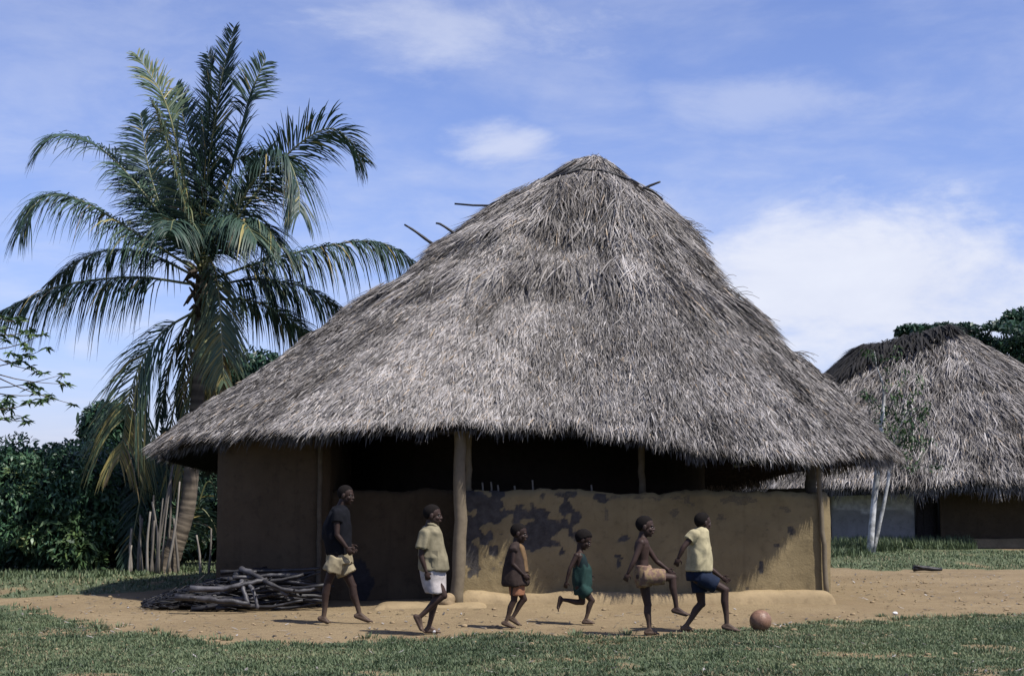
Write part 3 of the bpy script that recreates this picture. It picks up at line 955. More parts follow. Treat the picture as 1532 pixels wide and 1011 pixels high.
# ------------------------------------------------------------------ vegetation
def leaf_clumps(mb, centres, radii, per, size, flat=1.0, tint=0.45, var=0.16, hang=0.2, shell=0.55):
    centres = np.asarray(centres, float)
    n = len(centres)
    k = np.repeat(np.arange(n), per)
    m = len(k)
    d = unit(R.normal(size=(m, 3)))
    rr = np.asarray(radii)[k] * (shell + (1 - shell) * R.random(m)) ** 1.0
    off = d * rr[:, None] * np.array([1, 1, flat])
    p = centres[k] + off
    ld = unit(d * 0.8 + R.normal(size=(m, 3)) * 0.6 + np.array([0, 0, -hang]))
    wd = unit(np.cross(ld, R.normal(size=(m, 3)) * 0.6 + np.array([0, 0, 1.0]) + d * 0.5))
    L = size * R.uniform(0.6, 1.3, m)
    ctint = R.normal(tint, var, n)
    blades(mb, p - ld * (L * 0.5)[:, None], ld, wd, L, L * 0.2, L * R.uniform(0.30, 0.45, m), np.clip(ctint[k] + R.normal(0, 0.13, m), 0, 1), 0.5)


def limb_tree(mb, base, top, r0, limbs, spread, up=0.6, seg=8, rnd=0.4):
    base, top = np.asarray(base, float), np.asarray(top, float)
    mid = (base + top) / 2 + np.append(R.normal(0, 0.12, 2), 0)
    c = catmull([base, mid, top], 8)
    tube(mb, c, np.linspace(r0, r0 * 0.55, 8), seg, rnd, 0.08)
    ends = []
    for k in range(limbs):
        t_ = R.uniform(0.45, 1.0)
        p = c[int(t_ * 7)]
        a = 2 * PI * (k + R.uniform(0, 0.6)) / limbs
        e = p + np.array([math.cos(a) * spread * R.uniform(.6, 1.1), math.sin(a) * spread * R.uniform(.6, 1.1), spread * up * R.uniform(0.5, 1.2)])
        tube(mb, catmull([p, (p + e) / 2 + [0, 0, spread * 0.12], e], 6), np.linspace(r0 * 0.45, r0 * 0.12, 6), 6, rnd, 0.08)
        ends.append(e)
    return ends


def broad_tree(name, c, rx, ry, z0, z1, label, cat='tree', nclump=120, per=150, leaf=0.14, cr=0.42, mat='leaf_dark', tint=0.42, trunk=0.16, group=None, flat=0.8, seed=0, var=0.16):
    th = thing(name, (c[0], c[1], 0), label, cat, group)
    mb = MB()
    zc, hz_ = (z0 + z1) / 2, (z1 - z0) / 2
    limb_tree(mb, (c[0], c[1], -0.1), (c[0] + 0.1, c[1], zc), trunk, 7, rx * 0.6, 0.45)
    part('trunk', mb, M['bark'], th)
    d = unit(R.normal(size=(nclump, 3)))
    rad = R.uniform(0.55, 1.0, nclump) ** 0.5
    lob = 0.72 + 0.5 * vn(d * 1.0 + seed, 1.6, 61 + seed, 2)
    cc = np.array([c[0], c[1], zc]) + d * (rad * lob)[:, None] * np.array([rx, ry, hz_])
    cc[:, 2] = np.maximum(cc[:, 2], z0 + 0.2)
    mb = MB()
    leaf_clumps(mb, cc, R.uniform(0.6, 1.25, nclump) * cr, per, leaf, flat, tint, var, shell=0.7)
    inner = np.array([c[0], c[1], zc]) + R.uniform(-0.6, 0.6, (30, 3)) * np.array([rx, ry, hz_])
    leaf_clumps(mb, inner, np.full(30, cr * 1.4), per, leaf * 1.5, 1.0, 0.1, 0.05)
    part('crown', mb, M[mat], th, 'stuff', False)
    return th


g1 = G(60, 862)
broad_tree('mango_tree', (g1[0] - 0.5, 26.2), 1.9, 1.5, 0.0, 2.35, 'dense dark mango tree rising from the grass at the far left edge', nclump=85, per=330, leaf=0.11, tint=0.5, var=.2, seed=1)
broad_tree('mango_tree', (G(150, 858)[0] + 0.1, 27.5), 1.15, 1.2, 0.0, 2.15, 'dense dark mango tree just left of the hanging palm frond', nclump=60, per=300, leaf=0.11, tint=0.5, var=.2, seed=2)
broad_tree('shrub', (G(55, 864)[0], 25.2), 0.55, 0.5, 0.0, 1.05, 'rounded leafy shrub in front of the mango trees', 'shrub', 36, 110, 0.12, 0.28, 'leaf_mid', 0.40, 0.04, seed=3)
broad_tree('shrub', (G(305, 850)[0] , 29.5), 1.5, 0.8, 0.0, 2.3, 'dark shrub filling the gap between palm trunk and hut', 'shrub', 80, 120, 0.16, 0.42, 'leaf_dark', 0.2, 0.06, seed=4)
broad_tree('shrub', (G(215, 850)[0], 30.5), 1.6, 0.8, 0.0, 2.2, 'dark shrub behind the bleached stakes', 'shrub', 80, 120, 0.16, 0.42, 'leaf_dark', 0.2, 0.06, seed=5)
p = P(375, 575, 44)
broad_tree('tree', (p[0], 44), 1.7, 1.4, p[2] - 1.8, P(370, 538, 44)[2] + .25, 'dark tree top showing between the palm trunk and the roof', nclump=60, per=110, leaf=0.2, cr=0.5, tint=0.3, trunk=0.25, seed=6)
p = P(140, 610, 44)
broad_tree('tree', (p[0] + 0.15, 45), 0.6, 0.6, p[2] - 1.5, P(140, 606, 45)[2], 'dark tree top behind the drooping yellow frond', nclump=46, per=110, leaf=0.2, cr=0.45, tint=0.3, trunk=0.2, seed=7)
# more trees beyond the frame's edges and a far wood along the horizon
broad_tree('mango_tree', (-12.6, 27.5), 2.2, 2.0, 0.0, 3.6, 'dense mango tree outside the left edge of the view', nclump=90, per=120, seed=8)
mb = MB()
n = 900
xs = R.uniform(-260, 260, n)
ys = 150 + R.uniform(0, 60, n)
hh = 3 + 5 * vn(np.stack([xs, xs * 0], -1), 0.05, 71, 3)
cc = np.stack([xs, ys, R.random(n) * hh], -1)
leaf_clumps(mb, cc, np.full(n, 3.2), 36, 1.7, 0.8, 0.35, 0.12)
link('far_wood', mb.mesh('far_wood', smooth=False), M['leaf_dark'], None, 'stuff')

# spreading flat-topped tree behind the right hut
ft = thing('flat_topped_tree', (P(1500, 600, 62)[0], 62, 0), 'dark flat layered tree behind the right hut roof', 'tree')
mb = MB()
tx = P(1515, 600, 62)[0]
fc = [(1395, 496, 0.9), (1365, 498, 0.55), (1425, 495, 0.6), (1455, 508, 0.9), (1480, 520, 1.0), (1500, 512, .9), (1520, 490, 1.0), (1535, 470, 0.9), (1545, 500, 1.3), (1560, 540, 1.6), (1505, 545, 1.0), (1530, 560, 1.0),
      (1475, 545, .7), (1580, 480, 1.2), (1600, 510, 1.5), (1515, 475, 0.4), (1440, 488, .3), (1350, 496, .5), (1380, 492, .7), (1410, 491, .7), (1445, 493, .8), (1500, 530, 1.2), (1525, 520, 1.2), (1540, 480, 1.0), (1520, 570, 1.0)]
c = catmull([(tx + 0.5, 62, -0.2), (tx + 0.3, 62, 3), (tx + 0.6, 62, 6)], 8)
tube(mb, c, np.linspace(0.4, 0.22, 8), 9, 0.3, 0.08)
cc, rr = [], []
for px, py, r in fc:
    e = P(px, py, 62 + R.normal(0, 1.0))
    tube(mb, catmull([c[5], (c[5] + e) / 2 + [0, 0, 0.3], e + [0, 0, -0.1]], 6), np.linspace(0.12, 0.03, 6), 5, 0.2)
    for k in range(7):
        cc.append(e + np.array([R.normal(0, r * 0.55), R.normal(0, r * 0.6), R.normal(0, 0.13 * r)]))
        rr.append(0.42 * r + 0.15)
part('trunk', mb, M['bark'], ft)
mb = MB()
leaf_clumps(mb, cc, rr, 120, 0.24, 0.40, 0.12, 0.08, 0.0)
part('crown', mb, M['leaf_dark'], ft, 'stuff', False)

# young pale-barked tree in front of the right hut
g = G(1302, 826)
wt = thing('pale_tree', g, 'thin white-barked forked tree with sparse leaves before the right hut', 'tree')
mb = MB()
Yw = g[1]
st = [[(1301, 828), (1305, 780), (1311, 720), (1316, 670), (1321, 615), (1322, 580), (1312, 548), (1308, 525)], [(1306, 828), (1317, 780), (1328, 725), (1333, 680), (1345, 640), (1362, 610)]]
for s_, r in zip(st, (0.078, 0.046)):
    w = catmull([P(x, y, Yw + (0.0 if r > .06 else 0.05)) for x, y in s_], 16)
    tube(mb, w, np.interp(np.linspace(0, 1, 16), [0, .5, .7, 1], [r, r * .75, r * .3, .01]), 8, R.uniform(0.25, 0.95, 16).repeat(8), 0.12)
part('trunk', mb, M['white_bark'], wt)
mb = MB()
lc = []
for (x0, y0), (x1, y1) in (((1321, 620), (1292, 585)), ((1320, 640), (1350, 560)), ((1333, 680), (1385, 620)), ((1345, 640), (1392, 600)), ((1322, 600), (1340, 520)), ((1318, 660), (1296, 640)), ((1340, 655), (1378, 668)), ((1362, 610), (1370, 570)), ((1312, 548), (1300, 520)), ((1333, 690), (1400, 690))):
    a, b_ = P(x0, y0, Yw), P(x1, y1, Yw + R.normal(0, 0.25))
    tube(mb, catmull([a, (a + b_) / 2 + R.normal(0, 0.05, 3), b_], 6), np.linspace(0.014, 0.005, 6), 5, 0.2)
    for t_ in np.linspace(0.35, 1.0, 5):
        lc.append(a + (b_ - a) * t_ + R.normal(0, 0.07, 3))
part('branch', mb, M['branch'], wt)
lc += [P(1330 + R.normal(0, 14), 635 + R.normal(0, 22), Yw + R.normal(0, .2)) for k in range(26)] + [P(1355, 655, Yw) + R.normal(0, 0.22, 3) for k in range(14)]
mb = MB()
leaf_clumps(mb, lc, np.full(len(lc), 0.17), 15, 0.10, 1.0, 0.35, 0.15, 0.3, 0.2)
part('leaves', mb, M['leaf_mid'], wt, 'stuff', False)

# sparse tree reaching in at the left edge
sp = thing('sparse_tree', (P(-40, 800, 24)[0], 24, 0), 'sparse open tree with whorled leaves against the sky at left', 'tree')
mb = MB()
b0 = P(-40, 870, 24)
tr = catmull([(b0[0] - .3, 24, -0.1), P(-70, 760, 24), P(-55, 660, 24), P(-30, 560, 24), P(-10, 470, 24)], 14)
tube(mb, tr, np.linspace(0.06, 0.012, 14), 7, 0.5, 0.06)
ends = []
for t_, tgt in ((8, (60, 600)), (8, (40, 630)), (9, (95, 560)), (9, (75, 590)), (10, (70, 520)), (10, (100, 575)), (11, (65, 500)), (11, (55, 555)), (12, (45, 495)), (12, (10, 490)), (13, (30, 480)), (9, (15, 600)), (8, (5, 625)), (10, (110, 605)), (8, (-60, 560)), (9, (-80, 600))):
    e = P(*tgt, 24 + R.normal(0, 0.4))
    mid = (tr[t_] + e) / 2 + [0, 0, -0.06]
    tube(mb, catmull([tr[t_], mid, e], 6), np.linspace(0.013, 0.004, 6), 5, 0.5)
    ends += [e] + [mid + (e - mid) * f_ + R.normal(0, 0.1, 3) for f_ in (0.1, 0.35, 0.65)]
part('trunk', mb, M['bark'], sp)
mb = MB()
for e in ends:
    for k in range(12):
        a = R.uniform(0, 2 * PI)
        d = np.array([[math.cos(a), math.sin(a), R.normal(0.0, 0.35)]])
        blades(mb, e[None], d, np.array([[-math.sin(a) + R.normal(0, .5), math.cos(a), R.normal(0, 0.9)]]), R.uniform(0.10, 0.19), 0.04, R.uniform(0.035, 0.06), R.uniform(0.3, 0.85), 0.4)
part('leaves', mb, M['leaf_mid'], sp, 'stuff', False)

# ------------------------------------------------------------------ coconut palm
YP = 25.2
pb = P(252, 852, YP)
palm = thing('coconut_palm', (pb[0], YP, 0), 'coconut palm with curved ringed trunk and arching fronds left of the hut', 'tree')
NR = 200
tr = catmull([P(246, 860, YP), P(262, 815, YP), P(279, 765, YP), P(287, 700, YP), P(293, 620, YP), P(300, 540, YP), P(302, 470, YP), P(303, 410, YP)], NR)
rad = np.interp(np.linspace(0, 1, NR), [0, 0.06, 0.25, 0.6, 0.86, 1], [0.26, 0.19, 0.145, 0.118, 0.135, 0.12])
ring = np.sin(np.cumsum(R.uniform(0.7, 1.6, NR)))
rad = rad * (1 + 0.011 * ring + R.normal(0, 0.010, NR))
mb = MB()
tube(mb, tr, rad, 14, np.repeat(np.clip(0.5 + 0.16 * ring + R.normal(0, 0.1, NR), 0, 1), 14), 0.035)
part('trunk', mb, M['bark'], palm)
mb = MB()
for k in range(60):
    a = R.uniform(0, 2 * PI)
    p = P(303, R.uniform(395, 520), YP) + np.array([math.cos(a), math.sin(a), 0]) * 0.12
    e = p + np.array([math.cos(a) * R.uniform(0.1, 0.3), math.sin(a) * R.uniform(0.1, 0.3), R.uniform(-0.3, 0.3)])
    tube(mb, [p, (p + e) / 2 + [0, 0, 0.03], e], [0.05, 0.035, 0.012], 5)
part('leaf_base', mb, M['fibre'], palm)
for px, py in ((293, 515), (308, 520), (316, 505), (300, 530), (312, 535)):
    mb = MB()
    ellipsoid(mb, P(px, py, YP - 0.27 + R.normal(0, 0.04)), (0.085, 0.085, 0.11))
    part('coconut', mb, M['coconut'], palm)


def frond(pts, tint=0.4, Lmax=0.62, npair=76, droop=0.5, roll=0.0, spread=0.9, r=0.028, tiptint=0.0, parent=None, start=0.14, ribt=0.3, name='frond'):
    c = catmull(pts, 48)
    d = np.linalg.norm(np.diff(c, axis=0), axis=1)
    cum = np.concatenate([[0], np.cumsum(d)])
    tan = unit(np.gradient(c, axis=0))
    mb = MB()
    tube(mb, c, np.linspace(r, 0.005, 48), 6, ribt)
    o = part(name, mb, M['rachis'], parent)
    mb = MB()
    f = np.repeat(np.linspace(start, 0.995, npair), 2)
    side = np.tile([1.0, -1.0], npair)
    gap = vn(np.stack([f * 16, side * 7 + R.uniform(0, 90)], -1), 1.0, 83, 2) > 0.70
    f, side = f[~gap], side[~gap]
    f = np.clip(f + R.normal(0, 0.005, len(f)), 0, 1)
    s_ = f * cum[-1]
    p = np.stack([np.interp(s_, cum, c[:, k]) for k in range(3)], -1)
    tg = unit(np.stack([np.interp(s_, cum, tan[:, k]) for k in range(3)], -1))
    lat = np.cross(tg, np.array([0, 0, 1.0]))
    ln = np.linalg.norm(lat, axis=1, keepdims=True)
    lat = np.where(ln > 0.25, lat / (ln + 1e-9), np.array([1.0, 0, 0]))
    nm = unit(np.cross(lat, tg))
    ca, sa = math.cos(roll), math.sin(roll)
    lat, nm = unit(lat * ca + nm * sa), unit(nm * ca - lat * sa)
    L = Lmax * (np.sin(PI * np.clip(0.16 + 0.80 * f, 0, 1)) ** 0.7) * R.uniform(0.82, 1.12, len(f))
    m = len(f)
    d0 = unit(tg * (0.45 + 0.6 * f)[:, None] + lat * side[:, None] * spread + nm * 0.25 + R.normal(0, 0.11, (m, 3)))
    drp = droop * R.uniform(0.6, 1.3, m)
    w = R.uniform(0.021, 0.036, m)
    wd = unit(np.cross(d0, nm + R.normal(0, 0.25, (m, 3))))
    P0 = p
    rows = []
    g = np.array([0, 0, -1.0])
    for q_, ww in ((0, 0.5), (0.3, 1.0), (0.6, 0.85), (0.85, 0.45), (1.0, 0.06)):
        cen = P0 + d0 * (L * q_ * (1 - 0.25 * np.minimum(drp, 1) * q_))[:, None] + g * (drp * L * q_ ** 2)[:, None]
        rows += [cen - wd * (w * ww * 0.5)[:, None], cen + wd * (w * ww * 0.5)[:, None]]
    V = np.stack(rows, 1).reshape(-1, 3)
    k = np.arange(m)[:, None] * 10
    fs = [k + np.array([[2 * i_, 2 * i_ + 1, 2 * i_ + 3, 2 * i_ + 2]]) for i_ in range(4)]
    col = np.clip(tint + tiptint * f + R.normal(0, 0.09, m), 0, 1)
    brown = (R.random(m) < 0.05) & (tint < 0.8)
    col[brown] = R.uniform(0.75, 1.0, brown.sum())
    L = L * np.where(R.random(m) < 0.10, R.uniform(0.4, 0.8, m), 1.0)
    mb.add(V, fs, np.repeat(col, 10))
    part('leaflets', mb, M['palm'], o, 'stuff')
    # sub-part sits in the frond's frame, which equals the palm's
    o.children[0].location = (0, 0, 0)
    return o


def fp(pts, y0, y1):
    n = len(pts)
    return [P(x, y, YP + y0 + (y1 - y0) * k / (n - 1)) for k, (x, y) in enumerate(pts)]


_part = part


def part(name, mb, mat, parent, kind=None, smooth=True):            # sub-parts: world origin is the thing's base
    base = np.zeros(3)
    q_ = parent
    while q_ is not None:
        base += np.array(q_.location)
        q_ = q_.parent
    return link(name, mb.mesh(name, base, smooth), mat, parent, kind)


FR = [  # image path, depth at base and tip, tint, leaflet length, droop, roll
    ([(300, 405), (278, 290), (250, 160), (205, 82)], 0, -.4, .52, .62, .25, .9),
    ([(303, 400), (312, 250), (332, 120), (350, 42)], .1, .2, .12, .45, .05, .5),
    ([(302, 405), (306, 260), (316, 140), (312, 80)], 0, .5, .10, .55, .15, 1.3),
    ([(304, 400), (318, 270), (325, 160), (336, 90)], .2, .7, .10, .5, .15, 1.2),
    ([(306, 395), (345, 260), (372, 150), (398, 88)], 0, .1, .25, .62, .2, 1.0),
    ([(295, 395), (220, 295), (150, 222), (85, 203), (50, 238)], 0, -.3, .33, .62, .45, .35),
    ([(290, 402), (205, 350), (120, 300), (60, 296), (30, 350)], -.2, -.9, .40, .66, .6, .2),
    ([(290, 412), (215, 378), (140, 380), (72, 425)], .3, 1.2, .25, .55, .65, .1),
    ([(288, 425), (200, 415), (90, 428), (-10, 470)], -.1, -.3, .16, .62, .8, .1),
    ([(312, 392), (378, 295), (440, 222), (500, 193), (546, 245)], 0, -.2, .34, .66, .3, .6),
    ([(312, 395), (370, 285), (420, 232), (445, 275), (448, 320)], -.2, -1.4, .14, .66, .7, .2),
    ([(318, 418), (390, 392), (490, 368), (565, 362), (622, 392)], .1, .5, .22, .56, .8, .1),
    ([(318, 428), (380, 418), (455, 430), (525, 470)], .2, 1.0, .20, .52, .75, .1),
    ([(320, 448), (375, 450), (430, 475), (480, 520)], .3, 1.5, .42, .5, .6, .15),
    ([(298, 462), (240, 500), (200, 570), (178, 690)], -.1, -.6, .36, .72, .55, .5),
    ([(303, 400), (318, 395), (328, 450), (335, 570)], -.2, -.9, .62, .42, .4, .3),
    ([(303, 398), (272, 290), (246, 200), (228, 150)], -.3, -1.2, .55, .50, .5, .6),
    ([(300, 400), (250, 330), (222, 250), (210, 170)], .1, .9, .22, .62, .3, .8),
    ([(300, 410), (285, 365), (262, 330), (255, 345)], -.4, -2.2, .18, .6, .5, .2),
    ([(308, 400), (330, 350), (360, 330), (385, 360)], -.4, -2.0, .30, .62, .6, .2),
    ([(308, 395), (350, 330), (385, 250), (410, 215)], .2, 1.4, .18, .6, .4, .6),
    ([(300, 400), (262, 310), (225, 262), (190, 262)], .3, 1.6, .16, .6, .5, .5),
    ([(306, 400), (325, 300), (352, 240), (392, 232)], .3, 1.5, .14, .6, .45, .7),
    ([(302, 400), (292, 270), (275, 180), (262, 130)], .3, 1.0, .20, .6, .25, 1.0),
    ([(304, 405), (340, 350), (390, 335), (420, 372)], -.3, -1.6, .22, .55, .6, .2),
]
for pts, ya, yb, tint, L, dr, rl in FR:
    yel = 0.58 if pts[-1] == (178, 690) else (0.16 if tint > 0.5 else 0.0)
    frond(fp(pts, ya, yb), tint, L * 1.8, 150, dr * 1.3, rl, parent=palm, tiptint=yel, ribt=0.75 if tint > 0.5 else 0.3)
# dead fronds hanging along the trunk
for pts, tint in (([(302, 440), (318, 500), (322, 560), (318, 630)], .9), ([(300, 440), (284, 490), (276, 550), (270, 620)], .3), ([(304, 450), (300, 520), (304, 580), (300, 650)], .97), ([(298, 450), (270, 500), (250, 560), (236, 640)], .2), ([(292, 470), (272, 560), (252, 660), (248, 790)], .12), ([(300, 480), (285, 580), (272, 680), (276, 800)], .95), ([(312, 470), (330, 520), (333, 570), (334, 610)], .97)):
    frond(fp(pts, -.2, .25), tint, 0.42, 46, 0.9, 0.2, 0.5, parent=palm, name='dead_frond')
# a big dark frond leaning to the ground, on a young palm beside the trunk
yp = thing('young_palm', P(236, 856, 25.9) * [1, 1, 0], 'young stemless palm with dark fronds beside the ringed trunk', 'palm')
for pts, ya, yb, tint in (([(238, 850), (232, 760), (236, 680), (246, 640)], .3, .2, .2), ([(248, 640), (222, 690), (205, 770), (190, 850)], .2, -.4, .16), ([(250, 850), (290, 770), (312, 720), (335, 760)], .6, .5, .22),
                          ([(246, 850), (270, 790), (300, 760), (330, 800)], .5, .2, .28), ([(240, 850), (222, 800), (205, 775), (190, 800)], .4, .2, .34)):
    frond(fp(pts, ya + .4, yb + .4), tint, 0.55, 60, 0.35, 0.8, parent=yp)
for k, (px, py, top, ln) in enumerate(((197, 852, 790, 0), (207, 853, 775, 3), (214, 852, 770, -2), (221, 851, 765, 2), (228, 852, 740, 1), (234, 851, 750, -3), (241, 850, 702, 8), (232, 850, 690, 14), (249, 848, 720, 10), (268, 850, 775, -4), (300, 848, 800, -3), (312, 848, 790, 2), (225, 851, 778, 3), (238, 850, 745, 3), (244, 850, 715, 6), (193, 852, 815, 2))):
    b_ = G(px, py)
    b_[1] = 24.95 + R.normal(0, 0.12)
    b_[0] = P(px, py, b_[1])[0]
    tp = P(px + ln * 2, top, b_[1])
    mb = MB()
    c = catmull([(b_[0], b_[1], -0.05), (b_ + tp) / 2 + R.normal(0, 0.02, 3), tp], 7)
    tube(mb, c, np.linspace(R.uniform(.018, .036), R.uniform(.010, .02), 7), 7, R.uniform(0.4, 1.0), 0.1)
    tall = top < 730
    solo('stake', mb, M['stake'], (b_[0], b_[1], 0), 'tall bleached cane stake leaning among the stakes by the palm' if tall else 'short bleached upright stake in the row beside the palm trunk', 'stake', 'tall stakes by the palm' if tall else 'short stakes by the palm')

# ------------------------------------------------------------------ woodpile
WG = 'branches of the firewood heap'


def log(pts, r0, r1, label=None, rnd=0.4, n=12, group=WG):
    mb = MB()
    c = catmull(pts, n)
    c = c + R.normal(0, 0.004, c.shape)
    rv = np.linspace(r0, r1, n) * (1 + R.normal(0, 0.10, n))
    tube(mb, c, rv, 8, np.repeat(np.clip(rnd + R.normal(0, 0.15, n), 0, 1), 8), 0.14)
    for q_ in range(int(R.integers(0, 3))):                              # snapped side twigs
        i_ = int(R.integers(2, n - 2))
        d_ = unit(c[i_ + 1] - c[i_]) * 0.6 + unit(R.normal(size=3)) * 0.7
        d_[2] = abs(d_[2]) * 0.5
        tube(mb, [c[i_], c[i_] + d_ * 0.05, c[i_] + d_ * R.uniform(0.08, 0.2)], [rv[i_] * .6, rv[i_] * .5, rv[i_] * .35], 6, rnd, 0.15)
    o = np.array(c[0])
    return solo('branch', mb, M['branch'], o, label or 'dark dry branch lying lengthwise in the firewood heap by the hut', 'branch', None if label else group)


YW = 18.0
xw0, xw1 = P(290, 880, YW)[0], P(480, 880, YW)[0]
for layer in range(5):
    zz = 0.045 + layer * 0.085
    for k in range(9 - layer):
        yy = YW - 0.30 + k * 0.085 + layer * 0.045
        a = xw0 + R.uniform(-0.1, 0.35) + layer * 0.12
        b_ = xw1 + R.uniform(-0.35, 0.15)
        dz = R.normal(0, 0.03)
        sk = R.normal(0, 0.13)
        log([(a, yy - sk, zz + dz), ((a * 2 + b_) / 3, yy + R.normal(0, 0.05), zz + R.normal(0.01, 0.02)), ((a + 2 * b_) / 3, yy + R.normal(0, 0.05), zz + R.normal(0.02, 0.025)), (b_, yy + sk, zz + 0.02 - dz)],
            R.uniform(0.017, 0.034), R.uniform(0.010, 0.02), rnd=R.uniform(0.2, 0.75))
log([P(360, 850, YW - .1), P(385, 862, YW - .22), P(408, 876, YW - .3), P(430, 890, YW - .34)], 0.034, 0.028, 'long branch slanting down across the front of the heap', 0.75)
log([P(362, 868, YW - .3), P(364, 880, YW - .38), P(368, 894, YW - .42), P(372, 905, YW - .45)], 0.028, 0.024, 'short bent branch hanging down the front of the heap, left of its pair', 0.95)
log([P(371, 872, YW - .3), P(378, 882, YW - .4), P(383, 896, YW - .44), P(385, 910, YW - .47)], 0.028, 0.022, 'short bent branch hanging down the front of the heap, right of its pair', 0.9)
log([P(284, 880, YW - .45), P(330, 880, YW - .4), P(370, 873, YW - .35), P(400, 866, YW - .25)], 0.034, 0.026, 'pale grey branch sticking out at the left end of the heap', 0.8)
log([P(262, 893, YW - .6), P(300, 895, YW - .62), P(340, 899, YW - .6), P(372, 903, YW - .58)], 0.036, 0.03, 'thick branch lying on the ground along the front of the heap', 0.7)
log([P(330, 856, YW), P(370, 853, YW), P(430, 853, YW), P(478, 850, YW)], 0.024, 0.016, 'thin branch on the very top of the firewood heap', 0.45)
log([P(395, 868, YW - .3), P(420, 880, YW - .36), P(450, 884, YW - .35), P(480, 878, YW - .3)], 0.026, 0.02, 'curved branch sagging across the right of the heap', 0.6)
# brushwood tail to the left of the heap
mb = MB()
for k in range(1700):
    f_ = R.random()
    px = 212 + 135 * f_
    top = np.interp(f_, [0, 0.3, 0.6, 1], [0.03, 0.15, 0.26, 0.36])
    y = YW + R.normal(0.35, 0.22)
    p = np.array([P(px, 880, y)[0], y, R.random() * top])
    d = np.array([R.normal(0.9, 0.3), R.normal(0, 0.4), R.normal(0.0, 0.16)])
    e = p + d * R.uniform(0.15, 0.35)
    e[2] = max(e[2], 0.01)
    tube(mb, [p, (p + e) / 2 + R.normal(0, 0.015, 3), e], [0.009, 0.008, 0.004], 4, R.uniform(0.0, 0.35))
o = link('brushwood', mb.mesh('brushwood'), M['branch'], None, 'stuff')
tag(o, 'dark tail of brushwood twigs left of the firewood heap', 'brushwood')

# ------------------------------------------------------------------ small things on the ground


def lump(c, r, seed, mat, name, label, cat, group=None):
    mb = MB()
    ellipsoid(mb, c, r, None, 18, 12)
    v = mb.v[0]
    v += unit(v - np.asarray(c)) * ((vn(v, 6 / max(r) * 0.15 + 2, seed, 2) - 0.5) * min(r) * 0.9)[:, None]
    return solo(name, mb, M[mat], (c[0], c[1], 0), label, cat, group)


c = P(668, 898, 17.55)
lump((c[0], 17.55, 0.1), (0.12, 0.11, 0.11), 3, 'stone', 'stone', 'rounded earth-coloured stone at the foot of the thick post', 'stone')
c = G(1386, 855)
mb = MB()
tube(mb, catmull([c + [-0.22, 0, 0.05], c + [-0.05, 0.03, 0.07], c + [0.12, 0, 0.05], c + [0.28, 0.05, 0.04]], 9), np.linspace(0.05, 0.03, 9), 8, 0.2, 0.15)
tube(mb, catmull([c + [-0.05, 0, 0.06], c + [-0.12, -0.03, 0.09], c + [-0.24, -0.05, 0.12]], 5), np.linspace(0.025, 0.01, 5), 6, 0.3, 0.1)
solo('log', mb, M['branch'], c, 'short dark log lying on the bare earth before the right hut', 'log')
for px, py, s_, lb in ((1339, 919, 0.035, 'small white scrap on the earth right of the ball'), (651, 947, 0.04, 'small white scrap beside the toes of the child in white shorts')):
    c = G(px, py)
    lump((c[0], c[1], 0.018), (s_, s_ * 0.7, 0.02), 9, 'litter', 'scrap', lb, 'litter')
mb = MB()
for k in range(1500):
    x, y = R.uniform(-6.5, 8), R.uniform(12, 24)
    if abs(x - 0.4) < 4.2 and y > 17.3:
        continue
    s_ = abs(R.normal(0, 0.009)) + 0.005
    ellipsoid(mb, (x, y, float(ground_z(np.array(x), np.array(y))) + s_ * 0.3), (s_ * 1.3, s_, s_ * 0.7), None, 6, 4)
link('pebbles', mb.mesh('pebbles'), M['stone'], None, 'stuff')
mb = MB()                                                             # fallen leaf scraps and straw on the earth
n = 4200
x, y = R.uniform(-6.5, 9, n), R.uniform(11.5, 25, n)
ok = ~((np.abs(x - 0.4) < 4.2) & (y > 17.3))
x, y = x[ok], y[ok]
n = len(x)
a = R.uniform(0, 2 * PI, n)
blades(mb, np.stack([x, y, ground_z(x, y) + 0.006], -1), np.stack([np.cos(a), np.sin(a), R.uniform(0.0, 0.25, n)], -1), np.stack([-np.sin(a), np.cos(a), 0 * a], -1), R.uniform(0.03, 0.12, n), 0.0, R.uniform(0.006, 0.03, n), np.clip(R.normal(0.4, 0.3, n), 0, 1), 0.6)
link('leaf_litter', mb.mesh('leaf_litter', smooth=False), M['thatch'], None, 'stuff')

# ball
g = G(1138, 943)
BR_ = 0.114
bm_c = np.array([g[0], g[1], BR_ - 0.012])
mb = MB()
ellipsoid(mb, bm_c, (BR_,) * 3, None, 48, 32)
m, t = mat_new('worn_orange_leather')
tc_ = N(t, 'ShaderNodeTexCoord').outputs['Object']
vo = N(t, 'ShaderNodeTexVoronoi', {'Vector': tc_, 'Scale': 13.0}, feature='DISTANCE_TO_EDGE').outputs[0]
nz = NOISE(t, tc_, 22, 5, 0.65)
col = RAMP(t, nz, [(0.3, (0.105, 0.055, 0.034)), (0.7, (0.22, 0.125, 0.080))])
col = MIX(t, MATH(t, 'MULTIPLY', SMOOTH(t, vo, 0.05, 0.015), 0.35), col, (0.12, 0.06, 0.04))
finish(t, col, 0.5, MATH(t, 'MULTIPLY', SMOOTH(t, vo, 0.0, 0.05), 1.0), 0.35, 0.004, 0.4)
M['ball'] = m
solo('ball', mb, m, bm_c, 'orange brown leather football rolling on the grass edge at right', 'ball')


